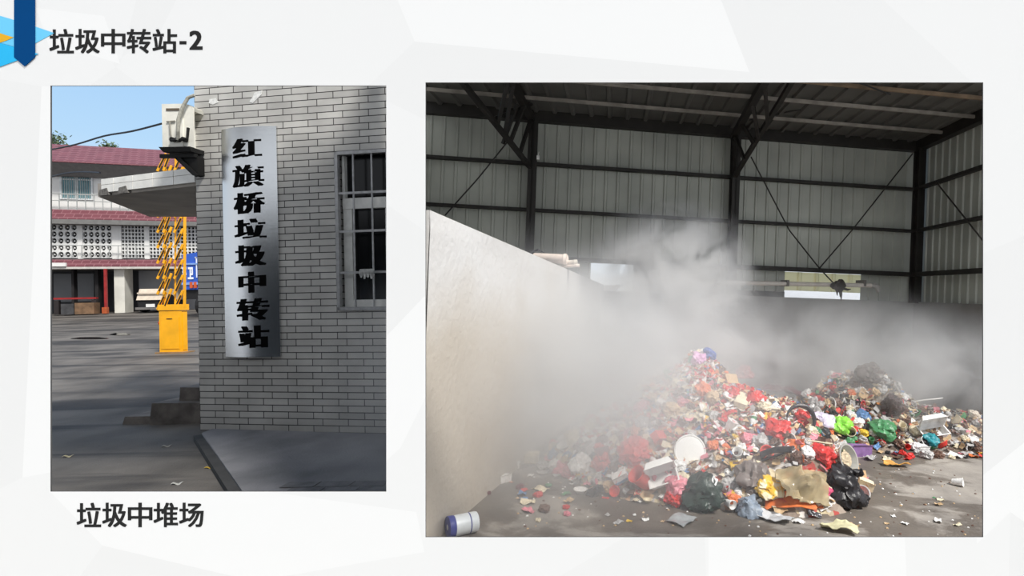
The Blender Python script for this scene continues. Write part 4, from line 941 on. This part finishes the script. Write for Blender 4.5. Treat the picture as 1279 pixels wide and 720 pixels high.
def m_stick(seed):
    b = B(); b.tube([(-.5, 0, .03), (-.1, .015, .035), (.25, -.01, .04), (.5, .02, .03)], [.022, .028, .026, .02], 8); return b
SHAPE = {}
def shape(fn, seed, m, smooth=True, bev=0.0, **kw):
    key = (fn.__name__, seed, m.name)
    if key not in SHAPE: SHAPE[key] = fn(seed, **kw).mesh(fn.__name__[2:], m, smooth=smooth, bev=bev)
    return SHAPE[key]
PAL = {'white': '#efeeec', 'grey': '#b5b3b2', 'red': '#cc3330', 'pink': '#dd8896', 'tan': '#c9ac86', 'brown': '#6b5044', 'yellow': '#dcb63c', 'blue': '#5f86b5', 'green': '#4c8a5c', 'black': '#252326', 'orange': '#dd7742', 'cream': '#e0d4b8', 'maroon': '#6a2430', 'purple': '#8c6a9e', 'teal': '#2f8b96'}
def film(c, nm=None):                                            # plastic film
    return mat('film_'+(nm or c), PAL.get(c, c), .34, var=.22, scale=5, bump=.25, bscale=14, spec=.45)
def printed(c, c2):
    return mat('print_%s_%s' % (c, c2), PAL[c], .4, var=0, col2=PAL[c2], scale=4.5, lo=.52, hi=.56, detail=2, spec=.45)
def card(c): return mat('card_'+c, PAL.get(c, c), .75, var=.15, scale=4)
def place(ob, p, size, rz, tilt=(0, 0)):
    ob.matrix_world = f.M @ Matrix.Translation(p) @ Matrix.Rotation(rz, 4, 'Z') @ Matrix.Rotation(tilt[0], 4, 'X') @ Matrix.Rotation(tilt[1], 4, 'Y') @ Matrix.Diagonal((*((size,)*3 if not isinstance(size, tuple) else size), 1))
def item(name, me, p, size, rz, tilt, lab, cat, group=None):
    ob = bpy.data.objects.new(name, me); COL.objects.link(ob); place(ob, p, size, rz, tilt); return tag(ob, lab, cat, group)
def sub(name, me, parent, lab=None):
    ob = bpy.data.objects.new(name, me); COL.objects.link(ob); ob.parent = parent; return tag(ob, lab)
def slope(p, fn=None):
    e = .06; gx_ = (ground_z(p.x+e, p.y)-ground_z(p.x-e, p.y))/(2*e); gy_ = (ground_z(p.x, p.y+e)-ground_z(p.x, p.y-e))/(2*e)
    return max(-.8, min(.8, gx_)), max(-.8, min(.8, gy_))
def put(name, me, u, v, wpx, rz, lab, cat, group=None, tilt=None, sink=.0, unit=1.0):
    """stand it where the line of sight through (u, v) meets heap or floor, WPX wide in the photograph"""
    p = hit(u, v); s = wpx/F*p.y/unit; p.z -= sink*s; gx_, gy_ = slope(p)
    if tilt is None:
        n = Matrix.Rotation(-rz, 3, 'Z') @ V((-gx_, -gy_, 1)).normalized()
        tilt = (-math.asin(max(-1, min(1, n.y))), math.atan2(n.x, n.z))
    return item(name, me, p, s, rz, tilt, lab, cat, group)
# ---------------- the ones a viewer can point to
o = put('round_foam_plate', shape(m_lid, 0, mat('foam_white', '#f6f6f4', .6, var=0)), 861, 569, 40, 0, 'round bright white foam lid standing on edge facing out of the main heap', 'lid', tilt=(1.2, .1), sink=-.12)
put('foam_box', shape(m_tray, 1, mat('foam_white', '#f6f6f4', .6, var=0), smooth=False), 829, 603, 36, .25, 'white foam clamshell box open at the front left foot of the main heap', 'foam box', sink=-.05)
put('plastic_bag', shape(m_bag, 2, film('pink')), 846, 613, 30, .2, 'flat pink plastic bag below the white foam clamshell box', 'plastic bag')
bg = put('plastic_bag', shape(m_bag, 3, mat('film_bottle_green', '#2a3832', .3, var=.4, scale=5, bump=.4, bscale=12), flatness=.6), 880, 624, 52, .1, 'large dark green plastic bag at the front foot of the main heap', 'plastic bag')
put('plastic_strip', shape(m_wrap, 4, film('white'), c=.22), 888, 628, 30, 1.15, 'white plastic strip lying over the dark green bag', 'plastic strip', tilt=(.2, -.75), sink=-.55)
put('food_wrapper', shape(m_wrap, 5, film('yellow')), 870, 622, 16, .4, 'small yellow wrapper in front of the dark green bag', 'wrapper', sink=-.3)
put('plastic_bag', shape(m_bag, 6, mat('film_taupe', '#7e7470', .4, var=.15, scale=4, bump=.2, bscale=9)), 943, 600, 44, .4, 'rounded grey brown plastic bag in the middle of the front slope', 'plastic bag', sink=.1)
put('plastic_bag', shape(m_tied, 7, film('black')), 1048, 605, 52, .2, 'black plastic sack at the right foot of the main heap', 'plastic bag', sink=.12)
tub = put('clear_tub', shape(m_bowl, 8, mat('tub_clear_plastic', '#c6c5be', .15, var=0, trans=.45)), 1051, 588, 36, .3, 'clear round food tub tipped over on the black sack', 'tub', tilt=(1.15, .35), sink=-.35)
sub('food_residue', shape(m_bag, 9, mat('residue_tan', '#bfae93', .7, var=.3, scale=9), ), tub, 'tan food residue').matrix_basis = Matrix.Translation((0, 0, .08)) @ Matrix.Diagonal((.6, .6, .3, 1))
put('clear_bag', shape(m_wrap, 10, mat('film_clear_tan', '#c6b592', .2, var=.3, scale=3, trans=.4), c=.62, amp=.34, n=18), 1002, 618, 66, .12, 'large clear plastic bag of tan scraps low at the right front of the main heap', 'plastic bag', tilt=(.75, .05), sink=-.12)
put('food_packet', shape(m_bag, 11, mat('packet_yellow_print', '#e7b83d', .35, var=0, col2='#eee3c6', scale=3, lo=.45, hi=.55), flatness=.55), 958, 620, 36, .3, 'yellow and cream printed food packet left of the large clear bag', 'wrapper', tilt=(.5, 0), sink=-.1)
put('flattened_wrapper', shape(m_wrap, 12, film('orange', 'salmon'), c=.35, amp=.08), 985, 628, 62, .05, 'long salmon pink flattened wrapper under the large clear bag', 'wrapper', sink=.02)
put('plastic_bag', shape(m_tied, 13, mat('film_slate_blue', '#8d99a8', .3, var=.25, scale=5, bump=.3, bscale=12)), 936, 638, 32, .9, 'slate blue knotted plastic bag on the floor in front of the heap', 'plastic bag')
put('plastic_bag', shape(m_wrap, 14, mat('film_milky', '#dfe1e4', .35, var=.1, trans=.15), c=.55), 968, 650, 42, -.5, 'milky white torn plastic bag on the floor in front of the heap', 'plastic bag', sink=.05)
put('paper_cup', shape(m_cup, 15, card('white')), 907, 633, 14, .5, 'small pale cup lying in front of the dark green bag', 'cup', tilt=(1.5, 0), sink=-.35)
put('fruit_peel', shape(m_bag, 16, film('orange', 'peel')), 917, 628, 15, .5, 'orange tan fruit peel beside the small pale cup', 'fruit peel')
put('carton', shape(m_carton, 17, card('purple'), smooth=False, flap=True), 1073, 569, 24, .1, 'small purple carton at the right edge of the main heap', 'carton')
for i, (u, v, w_, lab) in enumerate(((1026, 572, 30, 'bright red plastic bag above the black sack'), (943, 500, 26, 'bright red knotted bag on the upper right slope of the main heap'), (930, 470, 22, 'red plastic bag just below the right of the main peak'), (795, 566, 38, 'faded red plastic bag on the left slope beside the white lid'), (1001, 524, 24, 'red bag inside the curved dark strap on the right slope'), (972, 540, 30, 'red and orange bag in the middle of the right slope'), (753, 580, 24, 'red plastic bag on the low left toe of the main heap'))):
    put('plastic_bag', shape(m_tied if i in (1, 4) else m_bag, 20+i, film('red')), u, v, w_, i*.9, lab, 'plastic bag', sink=.06)
put('carton', shape(m_carton, 28, mat('card_red', '#d8453d', .5, var=.05), smooth=False), 820, 551, 19, .7, 'small red carton tilted beside the white round lid', 'carton', tilt=(.7, .3), sink=-.1)
b_ = put('plastic_bag', shape(m_bag, 29, film('#8fe04a', 'lime'), flatness=.9), 1051, 537, 24, .3, 'bright lime green plastic bag at the foot of the far heap', 'plastic bag')
put('plastic_bag', shape(m_bag, 30, film('green')), 1101, 542, 32, .4, 'dark green plastic bag at the foot of the far heap', 'plastic bag')
put('plastic_bag', shape(m_bag, 31, film('teal')), 1161, 554, 20, .6, 'teal plastic bag at the right end of the far heap', 'plastic bag')
put('foam_tray', shape(m_tray, 32, card('white'), smooth=False), 1165, 543, 30, .1, 'white tray behind the teal bag of the far heap', 'tray')
put('carton', shape(m_carton, 33, card('white'), smooth=False), 1150, 564, 15, .3, 'white carton on the floor just below the teal bag', 'carton')
put('plastic_bag', shape(m_bag, 34, film('#4b3a38', 'umber'), flatness=1.4), 1113, 512, 24, .2, 'tall dark brown sack standing in the far heap', 'plastic bag')
put('plastic_bag', shape(m_bag, 35, film('#5a4f49', 'dark_taupe')), 1085, 474, 32, .2, 'dark grey brown sack near the top of the far heap', 'plastic bag')
put('ball', shape(m_bag, 36, film('cream'), flatness=1.0), 1110, 509, 10, .2, 'small cream ball in front of the tall brown sack', 'ball', sink=-.3)
put('dark_cloth', shape(m_cloth, 37, film('maroon')), 972, 494, 46, -.35, 'maroon and black cloth over the top right of the main heap', 'cloth', sink=-.05)
b = B()
n = 18; b.tube([V((.5*math.cos(a), 0, .5*math.sin(a)+.12)) for a in [(-.75+1.75*i/n)*PI*.75+.6 for i in range(n+1)]], [.03+.055*math.sin(PI*i/n) for i in range(n+1)], 8)
put('curved_strap', b.mesh('strap', film('black'), smooth=True), 1000, 537, 36, .1, 'curved dark strap arching round a red bag on the right slope', 'strap', tilt=(-.25, 0), sink=-.2)
def m_shoe(seed):
    b = B(); b.sheet(lambda u, v: V(((u-.5), (v-.5)*(.34-.12*math.sin(u*5)), .10+.16*math.sin(PI*v)*(1-.5*u)+.05*math.sin(4*u))), 14, 8, .05)
    b.tube([(-.5, -.15, .04), (-.2, -.18, .05), (.2, -.16, .06), (.5, -.08, .06), (.55, 0, .07)], .035, 8); return b
put('shoe', shape(m_shoe, 38, film('black')), 972, 578, 42, -.45, 'black shoe lying on the middle of the right slope', 'shoe', tilt=(.1, -.45), sink=-.2)
put('plastic_bag', shape(m_bag, 39, film('#3d5ea8', 'royal')), 884, 447, 18, .3, 'blue plastic bag on the very top of the main heap', 'plastic bag', sink=-.05)
put('plastic_bag', shape(m_bag, 40, film('#d9a3cf', 'lilac')), 873, 452, 20, .3, 'lilac plastic bag just left of the blue one on the peak', 'plastic bag')
put('plastic_bag', shape(m_bag, 41, film('#d3cbe0', 'pale_lilac')), 1026, 532, 32, .3, 'pale lilac puffed bag beside the curved dark strap', 'plastic bag', sink=.05)
for i, (u, v, w_, c, lab) in enumerate(((640, 584, 17, 'white', 'white carton on the floor under the left concrete wall'), (629, 602, 16, 'white', 'white carton nearest the front below the left concrete wall'), (646, 571, 13, 'cream', 'cream carton furthest back of those along the left concrete wall'))):
    put('carton', shape(m_carton, 44+i, card(c), smooth=False), u, v, w_, i*.8, lab, 'carton')
put('food_wrapper', shape(m_wrap, 47, film('yellow')), 727, 591, 16, .1, 'yellow wrapper on the floor left of the main heap', 'wrapper')
put('foam_stick', shape(m_stick, 48, card('white')), 746, 593, 24, .25, 'white stick on the floor left of the main heap', 'stick')
c_ = put('carton', shape(m_carton, 49, card('white'), smooth=False), 777, 600, 19, .2, 'white and blue carton on the floor left of the foam clamshell', 'carton')
sub('blue_band', (lambda b: b.box(-.51, .51, -.36, .36, .02, .2) and b.mesh('band', film('blue')))(B()), c_, 'blue band')
# the tin lying in the near left corner
tin = put('paint_tin', shape(m_can, 50, mat('tin_white', '#e6ebee', .35, var=.04, metal=.1), smooth=True), 577, 668, 36, .62, 'white and blue tin lying on the floor in the near left corner', 'tin', tilt=(0, 0))
def m_canend(seed):
    b = B(); b.lathe([(.355, .0), (.362, .01), (.362, .2), (.355, .21)], 24, cap0=False, cap1=False); b.lathe([(.10, -.012), (.28, -.012), (.30, .0), (.36, 0), (.362, .02)], 24, cap0=False, cap1=False); return lie(b, .35)
sub('blue_rim', shape(m_canend, 51, mat('tin_blue', '#3d4690', .4, var=.05)), tin, 'dark blue band and ring at the near end')
def m_canstripe(seed): b = B(); b.lathe([(.3525, .70), (.3535, .705), (.3535, .735), (.3525, .74)], 24, cap0=False, cap1=False); return lie(b, .35)
sub('stripe', shape(m_canstripe, 52, mat('tin_blue', '#3d4690', .4)), tin, 'blue stripe')
# bits on the front floor
put('label_strip', shape(m_wrap, 53, mat('print_black_white', '#2b2a30', .5, var=0, col2='#c9c7cb', scale=9, lo=.55, hi=.6), c=.42, amp=.03), 1016, 645, 18, -.1, 'small black and white printed label on the floor at the front', 'label')
put('food_wrapper', shape(m_wrap, 54, mat('film_pale_yellow', '#dcd6b0', .6, var=.15, scale=5), c=.5), 1048, 664, 44, -.35, 'pale yellow crumpled wrapper on the floor at the front edge', 'wrapper')
put('paper_scrap', shape(m_wrap, 55, card('white'), c=.8), 997, 653, 14, .3, 'small crumpled white paper beside the milky torn bag', 'paper')
put('plastic_sheet', shape(m_wrap, 56, mat('film_clear', '#b9bdbf', .25, var=.1, trans=.25), c=.9, amp=.1), 851, 652, 30, .9, 'pale clear plastic sheet flat on the wet floor', 'plastic sheet')
put('fruit_peel', shape(m_wrap, 57, film('#d9a255', 'peel_ochre'), c=.4), 1119, 583, 32, -.15, 'ochre peel scraps on the floor right of the black sack', 'fruit peel')
put('paper_cup', shape(m_cup, 58, card('white')), 1189, 606, 13, .4, 'small white cup alone on the wet floor at the right', 'cup', tilt=(1.4, .5), sink=-.3)
put('pink_packet', shape(m_bag, 59, film('#d8577c', 'rose'), flatness=.5), 1030, 614, 16, -.2, 'small rose pink packet at the foot of the large clear bag', 'wrapper')
put('foam_stick', shape(m_stick, 60, card('cream')), 1022, 606, 34, .05, 'cream stick poking out between clear bag and black sack', 'stick', sink=-1.5)
put('foam_stick', shape(m_stick, 61, card('white')), 1160, 517, 32, -.18, 'long white stick on the right slope of the far heap', 'stick', sink=-.5)
put('plastic_bag', shape(m_wrap, 62, film('#c9ced6', 'pale_blue'), c=.5), 1205, 498, 30, -.3, 'pale blue plastic sheet at the far right of the far heap', 'plastic bag', sink=-.2)
put('plastic_bag', shape(m_bag, 63, film('#e4d8c8', 'pale_cream')), 1216, 521, 13, .3, 'pale cream bag at the right edge of the far heap', 'plastic bag')
TAKEN = [(861, 549, 27), (829, 595, 20), (882, 610, 28), (943, 585, 20), (1050, 592, 30), (1000, 607, 30), (958, 610, 18), (1026, 563, 16), (943, 494, 13), (820, 543, 10), (1051, 526, 13), (972, 571, 14), (1000, 521, 16), (972, 490, 16), (880, 444, 12), (1113, 497, 12)]
# ---------------- the many
KINDS = [('plastic_bag', m_bag, 'plastic bag', 'crumpled {} plastic bag', .27), ('plastic_wrapper', m_wrap, 'wrapper', 'crinkled {} wrapper', .29), ('paper_scrap', m_wrap, 'paper', 'torn {} paper scrap', .18), ('cloth_rag', m_cloth, 'rag', 'rumpled {} rag', .08), ('carton', m_carton, 'carton', 'dented {} carton', .05), ('drink_bottle', m_bottle, 'bottle', '{} drink bottle', .05), ('paper_cup', m_cup, 'cup', '{} paper cup', .05), ('food_bowl', m_bowl, 'bowl', '{} food bowl', .05)]
COLW = {'white': 20, 'grey': 15, 'red': 16, 'pink': 9, 'tan': 18, 'brown': 12, 'yellow': 3, 'blue': 4, 'green': 2, 'black': 5, 'orange': 8, 'cream': 14, 'maroon': 4}
def scatter(n, sample, where, grp, smin, smax, dull=False):
    k = 0; tries = 0; done = []
    while k < n and tries < n*30:
        tries += 1
        u, v = sample()
        if any(((u-a)/r)**2+((v-c-7)/(r+8))**2 < 1 for a, c, r in TAKEN): continue
        p = hit(u, v)
        if p.y > 8.4: continue
        if where != 'floor' and p.z < .04: continue
        if where == 'floor' and p.z > .03: continue
        w_ = rg.uniform(smin, smax)*rg.choice((1, 1, .75, 1.25))
        if any((p-q).length < .42*(w_+w2)*.9 for q, w2 in done): continue
        done.append((p, w_))
        t = rg.random(); i = 0
        while t > KINDS[i][4] and i < len(KINDS)-1: t -= KINDS[i][4]; i += 1
        nm, fn, cat, lt, _ = KINDS[i]
        cs = list(COLW); c = rg.choices(cs, [COLW[q] for q in cs])[0]
        if dull and rg.random() < .75: c = rg.choice(('grey', 'grey', 'brown', 'brown', 'tan', 'white', 'cream', 'black'))
        if nm in ('paper_cup', 'food_bowl'): c = rg.choice(('white', 'white', 'cream', 'red', 'green'))
        if nm == 'drink_bottle': c = rg.choice(('white', 'green', 'blue', 'grey'))
        sd = 100+rg.randrange(5)
        m_ = card(c) if nm in ('carton', 'paper_scrap', 'paper_cup', 'food_bowl') else film(c)
        if nm == 'plastic_wrapper' and c in ('red', 'pink', 'orange', 'yellow', 'blue', 'green') and rg.random() < .5: m_ = printed(c, rg.choice(('white', 'cream', 'yellow') if c != 'yellow' else ('white', 'red')))
        rz = rg.uniform(0, 2*PI); gx_, gy_ = slope(p)
        nn = Matrix.Rotation(-rz, 3, 'Z') @ V((-gx_, -gy_, 1)).normalized()
        tilt = (-math.asin(max(-1, min(1, nn.y)))+rg.gauss(0, .22), math.atan2(nn.x, nn.z)+rg.gauss(0, .22))
        if nm in ('paper_cup', 'food_bowl'): tilt = (rg.uniform(.4, 1.6), rg.uniform(-.4, .4))
        p.z -= .10*w_ if where != 'floor' else 0
        if where == 'floor': tilt = (0, 0) if nm not in ('paper_cup',) else (1.45, 0)
        if nm == 'paper_cup' and where == 'floor': p.z += .3*w_
        lab = (lt.format(c))+' '+grp
        o_ = item(nm, shape(fn, sd, m_, smooth=(nm != 'carton')), p, w_, rz, tilt, lab, cat, c+' '+cat+'s '+grp)
        if nm == 'drink_bottle':
            sub('bottle_cap', shape(m_bcap, 0, film(rg.choice(('white', 'red', 'blue')))), o_); sub('bottle_label', shape(m_blabel, 0, card(rg.choice(('red', 'green', 'white')))), o_)
        k += 1
def gauss_px(cu, cv, su, sv): return lambda: (rg.gauss(cu, su), rg.gauss(cv, sv))
def box_px(a, c, d, e): return lambda: (rg.uniform(a, c), rg.uniform(d, e))
scatter(480, box_px(690, 1080, 438, 635), 'main', 'among the small refuse of the main heap', .07, .16)
scatter(210, box_px(1005, 1230, 450, 560), 'far', 'among the small refuse of the far right heap', .07, .15, True)
b = B(); rr = random.Random(5)
for _ in range(5200):
    if rr.random() < .68: x, y = rr.gauss(.8, .75), rr.gauss(5.5, .6); fn_ = heap_main
    else: x, y = rr.gauss(3.1, .8), rr.gauss(7.1, .45); fn_ = heap_far
    z = fn_(x, y)
    if z < .03 or y > 7.6: continue
    s_ = rr.uniform(.012, .042); c0 = V((x, y, z+rr.uniform(-.01, .035)))
    Q = Matrix.Rotation(rr.uniform(0, 6.3), 3, 'Z') @ Matrix.Rotation(rr.gauss(0, .7), 3, 'X') @ Matrix.Rotation(rr.gauss(0, .7), 3, 'Y')
    a_, w_, h_ = s_, s_*rr.uniform(.4, .9), s_*rr.uniform(-.5, .5)
    b.mi = rr.choices(range(9), (14, 15, 20, 13, 16, 8, 8, 3, 8) if fn_ is heap_main else (8, 10, 22, 3, 30, 3, 2, 2, 20))[0]
    top = [c0+Q @ V(q) for q in ((-a_, -w_, h_), (0, -w_, 0), (a_, -w_, h_*.6), (a_*.9, w_, h_*.6), (0, w_*1.1, 0), (-a_, w_*.8, h_))]
    bot = [q+Q @ V((0, 0, -.004)) for q in top]
    t_ = [b.bm.verts.new(q) for q in top]; o_ = [b.bm.verts.new(q) for q in bot]
    b.face([t_[0], t_[1], t_[4], t_[5]]); b.face([t_[1], t_[2], t_[3], t_[4]]); b.face([o_[5], o_[4], o_[1], o_[0]]); b.face([o_[4], o_[3], o_[2], o_[1]])
    for i_ in range(6): b.face([t_[i_], o_[i_], o_[(i_+1) % 6], t_[(i_+1) % 6]])
solo('litter_scraps', b, [card('white'), card('cream'), card('tan'), film('red'), card('brown'), film('pink'), film('orange'), film('blue'), film('grey')], f, 'countless small scraps of torn film and paper over both heaps', 'litter', kind='stuff')
scatter(34, box_px(1080, 1228, 530, 575), 'floor', 'strewn on the floor before the far right heap', .07, .14)
scatter(30, box_px(640, 800, 555, 640), 'floor', 'strewn on the floor left of the main heap', .05, .12)
scatter(26, box_px(600, 1220, 600, 668), 'floor', 'scattered over the wet front floor', .03, .06)
b = B(); rr = random.Random(77)
for _ in range(420):
    x, y = rr.uniform(-1.0, 3.2), rr.uniform(3.95, 5.8)
    if ground_z(x, y) > .02: continue
    s = rr.uniform(.004, .014); a = rr.uniform(0, 3); b.mi = rr.randrange(3)
    b.hexa([(x+s*math.cos(a+k*PI/2), y+s*math.sin(a+k*PI/2), .001) for k in range(4)]+[(x+s*.7*math.cos(a+k*PI/2), y+s*.7*math.sin(a+k*PI/2), .001+s*.5) for k in range(4)])
solo('litter_crumbs', b, [card('white'), card('tan'), card('brown')], f, 'tiny crumbs of litter over the front floor of the shed', 'litter', kind='stuff')
# ------------------------------------------------------------------ smoke
def smoke(name, c, r, dens, scale, lab, seed, lo=.35, hi=.7, col=(.83, .845, .875), aniso=.0, pw=1.0):
    b = B(); bmesh.ops.create_icosphere(b.bm, subdivisions=3, radius=1.0); 
    ob = bpy.data.objects.new(name, b.mesh('smoke', [], smooth=True)); COL.objects.link(ob)
    ob.matrix_world = f.M @ Matrix.Translation(c) @ Matrix.Diagonal((*r, 1))
    m = bpy.data.materials.new(name); m.use_nodes = True; N = m.node_tree.nodes; L = m.node_tree.links
    N.remove(N['Principled BSDF']); out = N['Material Output']
    vs = N.new('ShaderNodeVolumeScatter'); vs.inputs['Color'].default_value = (*col, 1); vs.inputs['Anisotropy'].default_value = aniso
    va_ = N.new('ShaderNodeVolumeAbsorption'); va_.inputs['Color'].default_value = (.75, .76, .78, 1)
    add = N.new('ShaderNodeAddShader'); L.new(vs.outputs[0], add.inputs[0]); L.new(va_.outputs[0], add.inputs[1]); L.new(add.outputs[0], out.inputs['Volume'])
    tc = N.new('ShaderNodeTexCoord'); le = N.new('ShaderNodeVectorMath'); le.operation = 'LENGTH'; L.new(tc.outputs['Object'], le.inputs[0])
    fo = N.new('ShaderNodeMapRange'); fo.interpolation_type = 'SMOOTHSTEP'; fo.inputs['From Min'].default_value = 1.0; fo.inputs['From Max'].default_value = 0.0; L.new(le.outputs['Value'], fo.inputs['Value'])
    mp = N.new('ShaderNodeMapping'); mp.inputs['Scale'].default_value = r; mp.inputs['Location'].default_value = (seed*3.7, seed*1.3, seed*2.1); L.new(tc.outputs['Object'], mp.inputs['Vector'])
    nz = N.new('ShaderNodeTexNoise'); nz.inputs['Scale'].default_value = scale; nz.inputs['Detail'].default_value = 5; nz.inputs['Roughness'].default_value = .58; nz.inputs['Distortion'].default_value = .6; L.new(mp.outputs['Vector'], nz.inputs['Vector'])
    mr = N.new('ShaderNodeMapRange'); mr.inputs['From Min'].default_value = lo; mr.inputs['From Max'].default_value = hi; mr.inputs['To Min'].default_value = 0; mr.inputs['To Max'].default_value = dens; L.new(nz.outputs['Fac'], mr.inputs['Value'])
    mu = N.new('ShaderNodeMath'); mu.operation = 'MULTIPLY'; L.new(fo.outputs[0], mu.inputs[0]); L.new(mr.outputs[0], mu.inputs[1])
    L.new(mu.outputs[0], vs.inputs['Density']); ab = N.new('ShaderNodeMath'); ab.operation = 'MULTIPLY'; ab.inputs[1].default_value = .12; L.new(mu.outputs[0], ab.inputs[0]); L.new(ab.outputs[0], va_.inputs['Density'])
    ob.data.materials.append(m); tag(ob, lab, 'smoke', kind='stuff')
for s_ in SMOKES: smoke(*s_)
for o_ in bpy.data.objects:
    if '_b' in o_: del o_['_b']
